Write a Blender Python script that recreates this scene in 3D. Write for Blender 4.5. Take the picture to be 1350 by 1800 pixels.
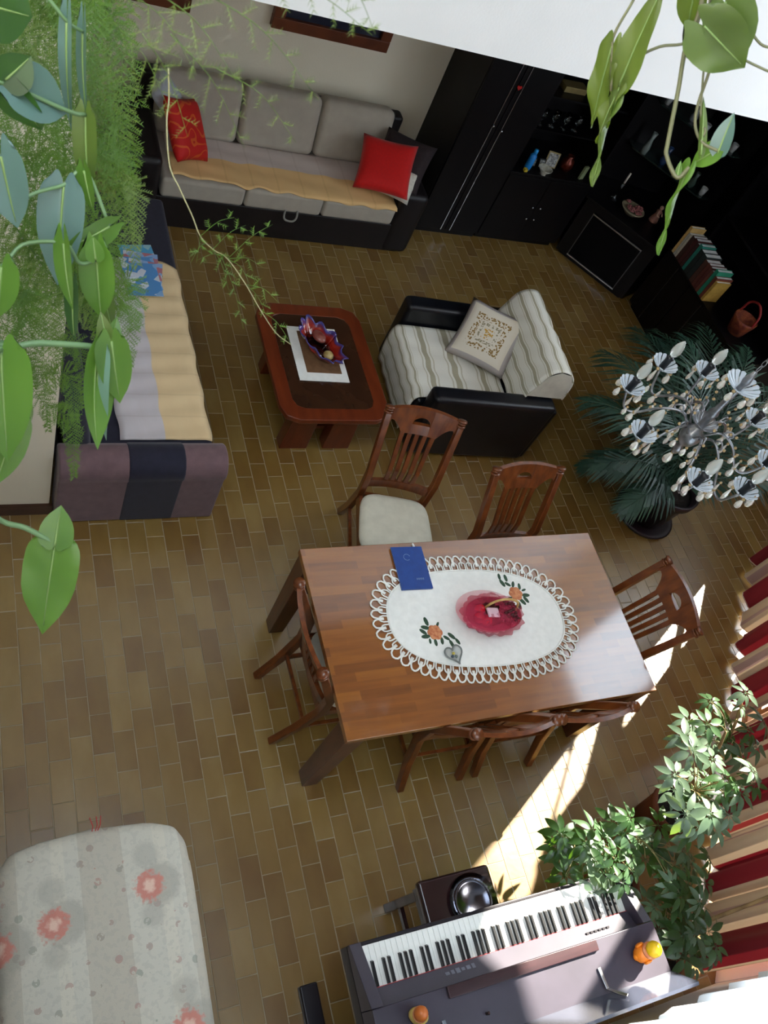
import bpy, math, random
from mathutils import Vector, Matrix
random.seed(11)
for o in list(bpy.data.objects): bpy.data.objects.remove(o, do_unlink=True)
SC = bpy.context.scene
COL = SC.collection
PI = math.pi
R = math.radians

# ------------------------------------------------------------------ camera
CAMZ = 4.25
FPX = 1496.49
RW = ((0.89921124, -0.26021584, 0.35171986), (-0.03429359, -0.84335088, -0.53626789), (0.43616865, 0.47015637, -0.76727433))
cam_data = bpy.data.cameras.new('camera')
cam = bpy.data.objects.new('camera', cam_data)
COL.objects.link(cam)
rot = Matrix([[RW[0][i], -RW[1][i], -RW[2][i]] for i in range(3)])
cam.matrix_world = Matrix.Translation((0, 0, CAMZ)) @ rot.to_4x4()
cam_data.sensor_fit = 'AUTO'
cam_data.sensor_width = 36.0
cam_data.lens = FPX * 36.0 / 1800.0
cam_data.clip_start = 0.02
cam_data.dof.use_dof = True
cam_data.dof.focus_distance = 4.2
cam_data.dof.aperture_fstop = 13.0
SC.camera = cam

# ------------------------------------------------------------------ sky, sun, exposure
SUN_AZ = (0.857, 0.515)      # horizontal direction towards the sun
SUN_EL = R(41)
SUN_W = 120.0
SKY_W = 20.0
SKY_C = (0.76, 0.88, 1.0)
EXPOSURE = -1.28
world = bpy.data.worlds.new('sky')
SC.world = world
world.use_nodes = True
wn = world.node_tree.nodes
wn['Background'].inputs['Color'].default_value = (*SKY_C, 1)
wn['Background'].inputs['Strength'].default_value = SKY_W
sd = bpy.data.lights.new('sun', 'SUN')
sd.energy = SUN_W
sd.angle = R(0.55)
sd.color = (1.0, 0.93, 0.80)
sun = bpy.data.objects.new('sun', sd)
COL.objects.link(sun)
sv = Vector((SUN_AZ[0] * math.cos(SUN_EL), SUN_AZ[1] * math.cos(SUN_EL), math.sin(SUN_EL)))
sun.rotation_euler = sv.to_track_quat('Z', 'Y').to_euler()
sun.location = sv * 12 + Vector((0, 0, 2))
SC.view_settings.view_transform = 'Standard'
SC.view_settings.look = 'None'
SC.view_settings.gamma = 1.0
SC.view_settings.use_curve_mapping = False
SC.view_settings.exposure = EXPOSURE
SC.cycles.max_bounces = 8
SC.cycles.diffuse_bounces = 5
SC.cycles.adaptive_threshold = 0.02
SC.cycles.transparent_max_bounces = 16
SC.cycles.sample_clamp_indirect = 12.0

def portal(loc, normal, w, h):
    d = bpy.data.lights.new('window_daylight', 'AREA')
    d.shape = 'RECTANGLE'
    d.size = w
    d.size_y = h
    d.cycles.is_portal = True
    o = bpy.data.objects.new('window_daylight', d)
    COL.objects.link(o)
    o.location = loc
    o.rotation_euler = (-Vector(normal)).to_track_quat('Z', 'Y').to_euler()

# ------------------------------------------------------------------ pixel -> place helpers (image taken as 1350 x 1800)
def ray(x, y):
    c = ((x - 675) / FPX, (y - 900) / FPX, 1.0)
    return Vector([sum(RW[k][i] * c[k] for k in range(3)) for i in range(3)])
def atz(x, y, z):
    v = ray(x, y)
    t = (z - CAMZ) / v.z
    return Vector((v.x * t, v.y * t, z))
def atd(x, y, d):
    v = ray(x, y).normalized()
    return Vector((0, 0, CAMZ)) + v * d

# ------------------------------------------------------------------ materials
def lin(c):
    out = []
    for x in c[:3]:
        x = x / 255.0
        out.append(x / 12.92 if x <= 0.04045 else ((x + 0.055) / 1.055) ** 2.4)
    return (*out, 1.0)
MATS = {}
def newmat(name):
    m = bpy.data.materials.new(name)
    m.use_nodes = True
    nt = m.node_tree
    for n in list(nt.nodes): nt.nodes.remove(n)
    out = nt.nodes.new('ShaderNodeOutputMaterial')
    return m, nt, out
def N(nt, t, **kw):
    n = nt.nodes.new(t)
    for k, v in kw.items():
        if k[0] == '_': setattr(n, k[1:], v)
        else:
            key = int(k[1:]) if k[0] == 'i' and k[1:].isdigit() else k.replace('__', ' ')
            if hasattr(v, 'is_output') or hasattr(v, 'links'): nt.links.new(v, n.inputs[key])
            else: n.inputs[key].default_value = v
    return n
def mixc(nt, fac, a, b, blend='MIX'):
    n = nt.nodes.new('ShaderNodeMix')
    n.data_type = 'RGBA'
    n.blend_type = blend
    for sock, v in ((n.inputs[0], fac), (n.inputs[6], a), (n.inputs[7], b)):
        if hasattr(v, 'is_linked'): nt.links.new(v, sock)
        else: sock.default_value = v
    return n.outputs[2]
def math_(nt, op, a, b=0.0, clamp=False):
    n = nt.nodes.new('ShaderNodeMath')
    n.operation = op
    n.use_clamp = clamp
    for i, v in enumerate((a, b)):
        if hasattr(v, 'is_linked'): nt.links.new(v, n.inputs[i])
        else: n.inputs[i].default_value = v
    return n.outputs[0]
def mat(name, c1, c2=None, rough=0.5, metal=0.0, scale=8.0, stretch=(1, 1, 1), bump=0.0, bscale=60.0, coat=0.0, trans=0.0,
        transl=0.0, tcol=None, rnd=0.0, spec=0.5, sheen=0.0, ior=1.45, emit=0):
    if name in MATS: return MATS[name]
    m, nt, out = newmat(name)
    p = nt.nodes.new('ShaderNodeBsdfPrincipled')
    tc = nt.nodes.new('ShaderNodeTexCoord')
    mp = N(nt, 'ShaderNodeMapping')
    nt.links.new(tc.outputs['Object'], mp.inputs['Vector'])
    mp.inputs['Scale'].default_value = stretch
    if c2 is None: c2 = tuple(x * 0.86 for x in c1)
    nz = N(nt, 'ShaderNodeTexNoise', Scale=scale, Detail=4.0)
    nt.links.new(mp.outputs[0], nz.inputs['Vector'])
    ramp = nt.nodes.new('ShaderNodeValToRGB')
    ramp.color_ramp.elements[0].position = 0.32
    ramp.color_ramp.elements[1].position = 0.68
    ramp.color_ramp.elements[0].color = lin(c1)
    ramp.color_ramp.elements[1].color = lin(c2)
    nt.links.new(nz.outputs['Fac'], ramp.inputs[0])
    col = ramp.outputs[0]
    if rnd:
        oi = nt.nodes.new('ShaderNodeObjectInfo')
        hs = nt.nodes.new('ShaderNodeHueSaturation')
        nt.links.new(col, hs.inputs['Color'])
        mr = N(nt, 'ShaderNodeMapRange', i3=1 - rnd, i4=1 + rnd)
        nt.links.new(oi.outputs['Random'], mr.inputs[0])
        nt.links.new(mr.outputs[0], hs.inputs['Value'])
        col = hs.outputs[0]
    nt.links.new(col, p.inputs['Base Color'])
    p.inputs['Roughness'].default_value = rough
    p.inputs['Metallic'].default_value = metal
    p.inputs['Coat Weight'].default_value = coat
    p.inputs['Coat Roughness'].default_value = 0.12
    p.inputs['Transmission Weight'].default_value = trans
    p.inputs['Specular IOR Level'].default_value = spec
    p.inputs['Sheen Weight'].default_value = sheen
    p.inputs['IOR'].default_value = ior
    if emit:
        p.inputs['Emission Color'].default_value = lin(c1)
        p.inputs['Emission Strength'].default_value = emit
    if bump:
        nb = N(nt, 'ShaderNodeTexNoise', Scale=bscale, Detail=3.0)
        nt.links.new(mp.outputs[0], nb.inputs['Vector'])
        b = N(nt, 'ShaderNodeBump', Strength=bump, Distance=0.01)
        nt.links.new(nb.outputs['Fac'], b.inputs['Height'])
        nt.links.new(b.outputs[0], p.inputs['Normal'])
    sh = p.outputs[0]
    if transl:
        t = nt.nodes.new('ShaderNodeBsdfTranslucent')
        if tcol: t.inputs['Color'].default_value = lin(tcol)
        else: nt.links.new(col, t.inputs['Color'])
        ms = nt.nodes.new('ShaderNodeMixShader')
        ms.inputs[0].default_value = transl
        nt.links.new(sh, ms.inputs[1])
        nt.links.new(t.outputs[0], ms.inputs[2])
        sh = ms.outputs[0]
    nt.links.new(sh, out.inputs['Surface'])
    MATS[name] = m
    return m
def thin_mat(name, color, clear, rough=0.1):
    """sheer cloth or window glass: partly see-through thin sheet"""
    if name in MATS: return MATS[name]
    m, nt, out = newmat(name)
    p = nt.nodes.new('ShaderNodeBsdfPrincipled')
    p.inputs['Base Color'].default_value = lin(color)
    p.inputs['Roughness'].default_value = rough
    t = nt.nodes.new('ShaderNodeBsdfTransparent')
    ms = nt.nodes.new('ShaderNodeMixShader')
    ms.inputs[0].default_value = clear
    nt.links.new(p.outputs[0], ms.inputs[1])
    nt.links.new(t.outputs[0], ms.inputs[2])
    nt.links.new(ms.outputs[0], out.inputs['Surface'])
    MATS[name] = m
    return m

# ------------------------------------------------------------------ mesh builder
class MB:
    def __init__(s):
        s.v = []; s.f = []; s.uv = []
    def add(s, vs, fs, uvs=None):
        b = len(s.v)
        s.v += [tuple(v) for v in vs]
        s.f += [tuple(i + b for i in f) for f in fs]
        s.uv += uvs if uvs else [(0.0, 0.0)] * len(vs)
        return s
    def box(s, c, d, M=None, top=(1, 1), shift=(0, 0)):
        x, y, z = d[0] / 2, d[1] / 2, d[2] / 2
        vs = [Vector((sx * x, sy * y, -z)) for sx, sy in ((-1, -1), (1, -1), (1, 1), (-1, 1))]
        vs += [Vector((sx * x * top[0] + shift[0], sy * y * top[1] + shift[1], z)) for sx, sy in ((-1, -1), (1, -1), (1, 1), (-1, 1))]
        if M is not None: vs = [M @ v for v in vs]
        c = Vector(c)
        return s.add([v + c for v in vs], [(3, 2, 1, 0), (4, 5, 6, 7), (0, 1, 5, 4), (1, 2, 6, 5), (2, 3, 7, 6), (3, 0, 4, 7)])
    def span(s, a, b):
        return s.box([(a[i] + b[i]) / 2 for i in range(3)], [abs(b[i] - a[i]) for i in range(3)])
    def tube(s, pts, r, n=8, caps=True, flat=1.0, up=None):
        pts = [Vector(p) for p in pts]
        k = len(pts)
        rs = r if isinstance(r, (list, tuple)) else [r] * k
        tang = [(pts[min(i + 1, k - 1)] - pts[max(i - 1, 0)]).normalized() for i in range(k)]
        u = Vector(up) if up else (Vector((0, 0, 1)) if abs(tang[0].z) < 0.9 else Vector((1, 0, 0)))
        vs = []
        for i in range(k):
            u = (u - tang[i] * u.dot(tang[i]))
            if u.length < 1e-6: u = tang[i].orthogonal()
            u.normalize()
            w = tang[i].cross(u)
            for j in range(n):
                a = 2 * PI * j / n
                vs.append(pts[i] + (u * math.cos(a) * flat + w * math.sin(a)) * rs[i])
        fs = []
        for i in range(k - 1):
            for j in range(n):
                fs.append((i * n + j, i * n + (j + 1) % n, (i + 1) * n + (j + 1) % n, (i + 1) * n + j))
        if caps:
            fs.append(tuple(range(n - 1, -1, -1)))
            fs.append(tuple((k - 1) * n + j for j in range(n)))
        return s.add(vs, fs)
    def bar(s, pts, w, h, up=(0, 0, 1)):
        """square-section bar along pts; h measured along up"""
        pts = [Vector(p) for p in pts]
        k = len(pts)
        ws = w if isinstance(w, (list, tuple)) else [w] * k
        hs = h if isinstance(h, (list, tuple)) else [h] * k
        vs = []
        for i in range(k):
            t = (pts[min(i + 1, k - 1)] - pts[max(i - 1, 0)]).normalized()
            u = Vector(up); u = (u - t * u.dot(t)).normalized()
            q = t.cross(u)
            for a, b in ((-1, -1), (1, -1), (1, 1), (-1, 1)):
                vs.append(pts[i] + q * (a * ws[i] / 2) + u * (b * hs[i] / 2))
        fs = [(3, 2, 1, 0), tuple((k - 1) * 4 + j for j in range(4))]
        for i in range(k - 1):
            for j in range(4):
                fs.append((i * 4 + j, i * 4 + (j + 1) % 4, (i + 1) * 4 + (j + 1) % 4, (i + 1) * 4 + j))
        return s.add(vs, fs)
    def lathe(s, prof, n=24, c=(0, 0, 0), M=None, sc=(1, 1)):
        vs = []; fs = []
        c = Vector(c)
        for r, z in prof:
            for j in range(n):
                a = 2 * PI * j / n
                v = Vector((r * math.cos(a) * sc[0], r * math.sin(a) * sc[1], z))
                vs.append((M @ v if M is not None else v) + c)
        k = len(prof)
        for i in range(k - 1):
            for j in range(n):
                fs.append((i * n + j, i * n + (j + 1) % n, (i + 1) * n + (j + 1) % n, (i + 1) * n + j))
        if prof[0][0] > 1e-5: fs.append(tuple(range(n - 1, -1, -1)))
        if prof[-1][0] > 1e-5: fs.append(tuple((k - 1) * n + j for j in range(n)))
        return s.add(vs, fs)
    def ball(s, c, r, n=12, m=8, sc=(1, 1, 1), M=None):
        vs = []; fs = []
        c = Vector(c)
        for i in range(m + 1):
            t = PI * i / m
            for j in range(n):
                a = 2 * PI * j / n
                v = Vector((r * sc[0] * math.sin(t) * math.cos(a), r * sc[1] * math.sin(t) * math.sin(a), -r * sc[2] * math.cos(t)))
                vs.append((M @ v if M is not None else v) + c)
        for i in range(m):
            for j in range(n):
                fs.append((i * n + j, i * n + (j + 1) % n, (i + 1) * n + (j + 1) % n, (i + 1) * n + j))
        return s.add(vs, fs)
    def prism(s, poly, z0, z1, inset=0.0):
        n = len(poly)
        vs = [(x, y, z0) for x, y in poly] + [(x, y, z1) for x, y in poly]
        fs = [tuple(range(n - 1, -1, -1)), tuple(range(n, 2 * n))]
        fs += [(i, (i + 1) % n, n + (i + 1) % n, n + i) for i in range(n)]
        return s.add(vs, fs)
    def surf(s, nu, nv, fn, flip=False, wrap=False):
        vs = []; uvs = []
        for i in range(nu + 1):
            for j in range(nv + 1):
                vs.append(fn(i / nu, j / nv)); uvs.append((i / nu, j / nv))
        fs = []
        for i in range(nu):
            for j in range(nv):
                q = (i * (nv + 1) + j, (i + 1) * (nv + 1) + j, (i + 1) * (nv + 1) + j + 1, i * (nv + 1) + j + 1)
                fs.append(q[::-1] if flip else q)
        return s.add(vs, fs, uvs)
    def mesh(s, name, m, smooth=False):
        me = bpy.data.meshes.new(name)
        me.from_pydata(s.v, [], s.f)
        if any(u != (0.0, 0.0) for u in s.uv):
            l = me.uv_layers.new(name='UVMap')
            for lp in me.loops: l.data[lp.index].uv = s.uv[lp.vertex_index]
        if m is not None: me.materials.append(m)
        if smooth: me.polygons.foreach_set('use_smooth', [True] * len(me.polygons))
        me.update()
        return me
    def build(s, name, m, parent=None, smooth=False, bevel=0.0, solid=0.0, seg=2, loc=None, rz=0.0, sub=0, weld=False):
        o = bpy.data.objects.new(name, s.mesh(name, m, smooth))
        COL.objects.link(o)
        if parent is not None: o.parent = parent
        if loc is not None: o.location = loc
        if rz: o.rotation_euler = (0, 0, rz)
        if weld:
            w = o.modifiers.new('weld', 'WELD'); w.merge_threshold = 0.0005
        if solid:
            d = o.modifiers.new('solid', 'SOLIDIFY'); d.thickness = solid; d.offset = 0
        if bevel:
            b = o.modifiers.new('bevel', 'BEVEL'); b.width = bevel; b.segments = seg; b.limit_method = 'ANGLE'; b.angle_limit = R(35)
            o.data.polygons.foreach_set('use_smooth', [True] * len(o.data.polygons))
            e = o.modifiers.new('weighted', 'WEIGHTED_NORMAL'); e.keep_sharp = False
        if sub:
            d = o.modifiers.new('sub', 'SUBSURF'); d.levels = sub; d.render_levels = sub
        return o
def tag(o, label, cat, group=None, kind=None):
    if label: o['label'] = label
    if cat: o['category'] = cat
    if group: o['group'] = group
    if kind: o['kind'] = kind
    return o
def thing(name, label, cat, loc=(0, 0, 0), rz=0.0, group=None):
    o = bpy.data.objects.new(name, None)
    o.empty_display_size = 0.1
    COL.objects.link(o)
    o.location = loc
    o.rotation_euler = (0, 0, rz)
    return tag(o, label, cat, group)
def struct(o, label=None):
    o['kind'] = 'structure'
    if label: o['label'] = label
    return o
def children(o): return [c for c in bpy.data.objects if c.parent == o]
def dup(o, loc=None, rz=None, label=None, parent=None):
    c = o.copy(); COL.objects.link(c)
    if parent is not None: c.parent = parent
    if loc is not None: c.location = loc
    if rz is not None: c.rotation_euler = (0, 0, rz)
    if label: c['label'] = label
    for ch in children(o): dup(ch, parent=c)
    return c
def rotz(a): return Matrix.Rotation(a, 3, 'Z')
def smooth_path(pts, n=6):
    """catmull-rom through points"""
    pts = [Vector(p) for p in pts]
    P = [pts[0] * 2 - pts[1]] + pts + [pts[-1] * 2 - pts[-2]]
    out = []
    for i in range(1, len(P) - 2):
        for k in range(n):
            t = k / n
            a, b, c, d = P[i - 1], P[i], P[i + 1], P[i + 2]
            out.append(0.5 * ((2 * b) + (c - a) * t + (2 * a - 5 * b + 4 * c - d) * t * t + (3 * b - a - 3 * c + d) * t ** 3))
    out.append(pts[-1])
    return out
def pillow(name, label, w, h, t, m, loc, M3, group=None, cat='cushion', n=14, pinch=0.07):
    """stuffed square cushion; M3 columns = width, height, face directions"""
    b = MB()
    def f(sign):
        def g(u, v):
            x, y = 2 * u - 1, 2 * v - 1
            px = x * (1 - pinch * (1 - y * y)) * w / 2
            py = y * (1 - pinch * (1 - x * x)) * h / 2
            z = sign * t / 2 * (max(0, (1 - x ** 4)) * max(0, (1 - y ** 4))) ** 0.5
            return M3 @ Vector((px, py, z))
        return g
    b.surf(n, n, f(1)); b.surf(n, n, f(-1), flip=True)
    o = b.build(name, m, None, smooth=True, loc=loc, weld=True)
    return tag(o, label, cat, group)
def frame3(x, z):
    """3x3 with columns x, y, z from approximate width axis x and face normal z"""
    z = Vector(z).normalized(); x = Vector(x); x = (x - z * x.dot(z)).normalized()
    y = z.cross(x)
    return Matrix((x, y, z)).transposed()
# ------------------------------------------------------------------ base materials
m_plaster = mat('cream_plaster', (232, 222, 200), (226, 215, 192), rough=0.9, scale=2.5, bump=0.08, bscale=90)
m_white = mat('white_plaster', (242, 241, 238), (236, 235, 232), rough=0.9, scale=2.0, bump=0.06, bscale=90)
m_base = mat('brown_skirting', (74, 44, 26), (60, 34, 20), rough=0.45, scale=6, stretch=(1, 8, 8))
m_grout = mat('grey_grout', (168, 156, 132), (148, 136, 114), rough=0.95, scale=14)
m_chrome = mat('brushed_silver', (200, 200, 205), (180, 182, 188), rough=0.25, metal=1.0)
m_black = mat('black_lacquer', (9, 7, 9), (13, 10, 11), rough=0.38, scale=5, spec=0.25)
m_blackside = mat('black_side_panel', (24, 21, 20), (28, 25, 24), rough=0.55, scale=3, spec=0.3)
m_glass = mat('clear_glass', (235, 242, 242), (235, 242, 242), rough=0.03, trans=1.0)
m_pane = thin_mat('window_glass', (225, 235, 240), 0.9, 0.02)
m_frame = mat('varnished_window_frame', (110, 66, 38), (92, 54, 30), rough=0.4, scale=5, stretch=(1, 1, 8))

def tile_material():
    m, nt, out = newmat('glazed_clay_tile')
    p = nt.nodes.new('ShaderNodeBsdfPrincipled')
    oi = nt.nodes.new('ShaderNodeObjectInfo')
    at = nt.nodes.new('ShaderNodeAttribute'); at.attribute_name = 'shade'
    s = math_(nt, 'ADD', oi.outputs['Random'], at.outputs['Fac'])
    s = math_(nt, 'FRACT', s)
    geo = nt.nodes.new('ShaderNodeNewGeometry')
    mp = N(nt, 'ShaderNodeMapping', Scale=(9.0, 4.0, 1.0))
    nt.links.new(geo.outputs['Position'], mp.inputs['Vector'])
    nz = N(nt, 'ShaderNodeTexNoise', Scale=1.0, Detail=5.0)
    nt.links.new(mp.outputs[0], nz.inputs['Vector'])
    f = math_(nt, 'MULTIPLY', math_(nt, 'SUBTRACT', nz.outputs['Fac'], 0.5), 0.9)
    f = math_(nt, 'ADD', math_(nt, 'ADD', math_(nt, 'MULTIPLY', s, 0.75), f), 0.12, clamp=True)
    rp = nt.nodes.new('ShaderNodeValToRGB')
    e = rp.color_ramp.elements
    e[0].position = 0.0; e[0].color = lin((112, 80, 34))
    e[1].position = 1.0; e[1].color = lin((146, 120, 68))
    k = e.new(0.45); k.color = lin((126, 97, 44))
    k = e.new(0.75); k.color = lin((135, 107, 54))
    nt.links.new(f, rp.inputs[0])
    nt.links.new(rp.outputs[0], p.inputs['Base Color'])
    mr = N(nt, 'ShaderNodeMapRange', i3=0.28, i4=0.36)
    nt.links.new(nz.outputs['Fac'], mr.inputs[0])
    nt.links.new(mr.outputs[0], p.inputs['Roughness'])
    p.inputs['Specular IOR Level'].default_value = 0.8
    p.inputs['Coat Weight'].default_value = 0.3; p.inputs['Coat IOR'].default_value = 1.6; p.inputs['Coat Roughness'].default_value = 0.26
    n2 = N(nt, 'ShaderNodeTexNoise', Scale=26.0, Detail=2.0)
    nt.links.new(geo.outputs['Position'], n2.inputs['Vector'])
    b = N(nt, 'ShaderNodeBump', Strength=0.12, Distance=0.004)
    nt.links.new(n2.outputs['Fac'], b.inputs['Height'])
    nt.links.new(b.outputs[0], p.inputs['Normal'])
    nt.links.new(p.outputs[0], out.inputs['Surface'])
    return m
m_tile = tile_material()

# ------------------------------------------------------------------ floor with single tiles
RX = 6.3            # wall behind the shelving on the window side
floor = struct(MB().span((-2.6, -0.5, -0.2), (RX + 0.1, 6.1, -0.0022)).build('floor', m_grout), 'brown glazed clay tile floor in running bond')
def tile_mb():
    b = MB()
    w, l = 0.0958, 0.1958
    def ring(i, z): return [(i, i, z), (w - i, i, z), (w - i, l - i, z), (i, l - i, z)]
    v = ring(0, -0.004) + ring(0, -0.0008) + ring(0.0015, 0)
    f = [(8, 9, 10, 11)]
    for k in (0, 4):
        for j in range(4): f.append((k + j, k + (j + 1) % 4, k + 4 + (j + 1) % 4, k + 4 + j))
    return b.add(v, f)
tmesh = tile_mb().mesh('floor_tile', m_tile)
HIDE = [(1.3, 2.65, -0.4, 0.1), (-0.4, 0.66, -0.6, 0.62), (0.45, 1.15, 2.65, 6.1), (1.0, 3.4, 5.2, 6.1), (1.75, 2.85, 1.1, 1.75), (2.85, 3.6, 3.15, 3.9), (3.5, 6.3, 5.45, 6.1), (1.95, 2.3, 3.3, 3.9)]
cells = []
for k in range(-26, 64):
    x = 0.09 + 0.1 * k
    y = (0.0 if k % 2 else 0.1) - 0.6
    while y < 6.0:
        cells.append((x, y)); y += 0.2
near = []; rest = []
for x, y in cells:
    c = Vector((x + 0.05, y + 0.1, 0))
    q = [sum(RW[i][j] * (c - Vector((0, 0, CAMZ)))[j] for j in range(3)) for i in range(3)]
    u, v = q[0] / q[2] * FPX + 675, q[1] / q[2] * FPX + 900
    if x > RX or y < -0.6: continue
    # outside the diagonal window wall
    if -0.768 * (x - 3.7) + 0.64 * (y + 0.55) < -0.05: continue
    vis = 0 < u < 1350 and 0 < v < 1800 and q[2] > 0 and not any(a < x and x + 0.1 < b and e < y and y + 0.2 < g for a, b, e, g in HIDE)
    (near if vis else rest).append((c.x ** 2 + c.y ** 2, x, y))
near.sort()
for d, x, y in near[:300]:
    o = bpy.data.objects.new('floor_tile', tmesh)
    COL.objects.link(o); o.parent = floor
    o.location = (x + random.uniform(-.0006, .0006), y + random.uniform(-.0006, .0006), random.uniform(-.0007, .0))
    o.rotation_euler = (random.uniform(-.003, .003), random.uniform(-.004, .004), 0)
b = MB(); shade = []
tb = tile_mb()
for d, x, y in near[300:] + rest:
    z = random.uniform(-.0007, 0)
    b.add([(p[0] + x, p[1] + y, p[2] + z) for p in tb.v], tb.f)
    shade += [random.random()] * len(tb.f)
fld = b.build('floor_tile_field', m_tile, floor)
fld['kind'] = 'stuff'
a = fld.data.attributes.new('shade', 'FLOAT', 'FACE')
a.data.foreach_set('value', shade)

# ------------------------------------------------------------------ walls
ZT = 5.4
FY = -0.45          # wall behind the piano
wl = struct(MB().span((-2.6, 2.69, 0), (0.383, 6.1, ZT)).build('wall_left', m_plaster), 'cream plaster wall end beside the daybed')
struct(MB().span((-2.6, 2.672, 0), (0.40, 2.689, 0.085)).build('baseboard_left', m_base), 'brown skirting at the foot of the cream wall')
struct(MB().span((0.383, 6.0, 0), (RX, 6.12, 2.7)).build('wall_back', m_plaster), 'cream plaster wall behind the long sofa')
struct(MB().span((RX, 2.9, 0), (RX + 0.1, 6.12, ZT)).build('wall_right', m_plaster))
struct(MB().span((0.383, 3.601, 2.5), (RX, 6.0, 2.7)).build('ceiling_lower', mat('dark_pine_ceiling', (104, 66, 38), (84, 52, 30), rough=0.6, scale=3, stretch=(1, 12, 1))), 'ceiling over the sofa corner')
struct(MB().span((0.383, 3.565, 2.7), (RX, 3.7, ZT)).build('wall_upper', m_white), 'bright white wall of the upper storey above the black cabinets')
MB().span((0.383, 3.565, 2.5), (RX, 3.6, 2.7)).build('slab_edge', m_white, bpy.data.objects['wall_upper'])
struct(MB().span((-2.6, FY, 2.5), (-0.16, 2.69, 2.75)).build('ceiling_mezzanine', m_white))
# wall behind the piano with a window
def wall_with_holes(name, m, L, H, holes, place, th, label=None):
    """wall in local (s, z); holes = (s0, s1, z0, z1); place(s, n, z) -> world"""
    ss = sorted({0, L, *[h[0] for h in holes], *[h[1] for h in holes]})
    zz = sorted({0, H, *[h[2] for h in holes], *[h[3] for h in holes]})
    b = MB()
    for i in range(len(ss) - 1):
        for j in range(len(zz) - 1):
            cs, cz = (ss[i] + ss[i + 1]) / 2, (zz[j] + zz[j + 1]) / 2
            if any(h[0] < cs < h[1] and h[2] < cz < h[3] for h in holes): continue
            vs = [place(s, n, z) for z in (zz[j], zz[j + 1]) for s, n in ((ss[i], 0), (ss[i + 1], 0), (ss[i + 1], th), (ss[i], th))]
            b.add(vs, [(3, 2, 1, 0), (4, 5, 6, 7), (0, 1, 5, 4), (1, 2, 6, 5), (2, 3, 7, 6), (3, 0, 4, 7)])
    return struct(b.build(name, m), label)
def window(n, place, s0, s1, z0, z1, bars=(), mull=(), d=0.03, panel=None, th=0.06):
    """frame, glazing bars and panes of one window, in local (s, z)"""
    w = struct(thing('window_%d' % n, None, None))
    del_keys = [k for k in w.keys() if k != 'kind']
    f = MB()
    def bx(a0, a1, c0, c1, bb, dd=0.05):
        vs = [place(s, q, z) for z in (c0, c1) for s, q in ((a0, d), (a1, d), (a1, d + dd), (a0, d + dd))]
        bb.add(vs, [(3, 2, 1, 0), (4, 5, 6, 7), (0, 1, 5, 4), (1, 2, 6, 5), (2, 3, 7, 6), (3, 0, 4, 7)])
    k = 0.045
    bx(s0, s1, z0, z0 + k, f); bx(s0, s1, z1 - k, z1, f); bx(s0, s0 + k, z0, z1, f); bx(s1 - k, s1, z0, z1, f)
    f.build('window_frame', m_frame, w)
    zs = [z0 + k, *bars, z1 - k]; sx = [s0 + k, *mull, s1 - k]
    for zb in bars:
        g = MB(); bx(s0 + k, s1 - k, zb - 0.03, zb + 0.03, g); g.build('glazing_bar', m_frame, w)
    for sb in mull:
        g = MB(); bx(sb - 0.03, sb + 0.03, z0 + k, z1 - k, g); g.build('glazing_bar', m_frame, w)
    for i in range(len(sx) - 1):
        for j in range(len(zs) - 1):
            g = MB(); bx(sx[i], sx[i + 1], zs[j], zs[j + 1], g, 0.004)
            if panel is not None and zs[j + 1] <= panel + 0.01: g.build('door_panel', m_frame, w)
            else: g.build('pane', m_pane, w)
    return w
# diagonal window wall
DX, DY = 3.515, -0.446
DA = math.atan2(0.768, 0.64)
cd, sdg = math.cos(DA), math.sin(DA)
def dg(s, n, z): return Vector((DX + cd * s + sdg * n, DY + sdg * s - cd * n, z))   # n outward
W1, W2, W3 = (0.25, 1.5), (1.7, 3.0), (3.13, 4.2)
U2, U3 = (1.75, 2.5), (2.62, 4.28)
UT = 5.2           # head of the upper lights
wall_with_holes('wall_diagonal', m_white, 4.42, ZT, [(W1[0], W1[1], 0.08, 2.42), (W2[0], W2[1], 0.08, 2.42), (U2[0], U2[1], 2.66, UT), (W3[0], W3[1], 0.08, 2.42), (U3[0], U3[1], 2.66, UT)], dg, 0.06, 'diagonal window wall behind striped curtains')
window(1, dg, *W1, 0.08, 2.42, mull=(0.875,), d=0.005)
window(2, dg, *W2, 0.08, 2.42, mull=(2.35,), d=0.005)
window(3, dg, *U2, 2.66, UT, d=0.005)
window(4, dg, *W3, 0.08, 2.42, bars=(1.26, 1.66), d=0.005, panel=1.26)
window(5, dg, *U3, 2.66, UT, d=0.005)
def fr(x, n, z): return Vector((x, FY - n, z))
wall_with_holes('wall_front', m_white, 3.56, ZT, [(1.45, 2.95, 1.05, 2.42)], fr, 0.08, 'white wall behind the digital piano')
struct(MB().span((-2.6, FY - 0.08, 0), (0.0, FY, ZT)).build('wall_front_end', m_white))
window(6, fr, 1.45, 2.95, 1.05, 2.42, mull=(2.2,), d=0.01)
def lf(y, n, z): return Vector((-2.5 - n, y, z))
wall_with_holes('wall_gallery', m_white, 3.2, ZT, [(1.1, 2.0, 3.6, 4.4)], lambda s, n, z: lf(s + FY, n, z), 0.1)
window(7, lambda s, n, z: lf(s + FY, n, z), 1.1, 2.0, 3.6, 4.4, mull=(1.55,), d=0.02)  # unseen window added as fill for the leaf tops and upper wall
m_pine = mat('dark_pine_ceiling', (104, 66, 38), (84, 52, 30), rough=0.6, scale=3, stretch=(1, 12, 1))
def cl_(x, n, y): return Vector((x - 2.6, y - 0.65, ZT + n))
wall_with_holes('ceiling', m_pine, RX + 2.7, 4.35, [(1.2, 3.8, 0.25, 2.45)], cl_, 0.1, 'pine ceiling with an added light opening over the gallery edge')
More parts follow.
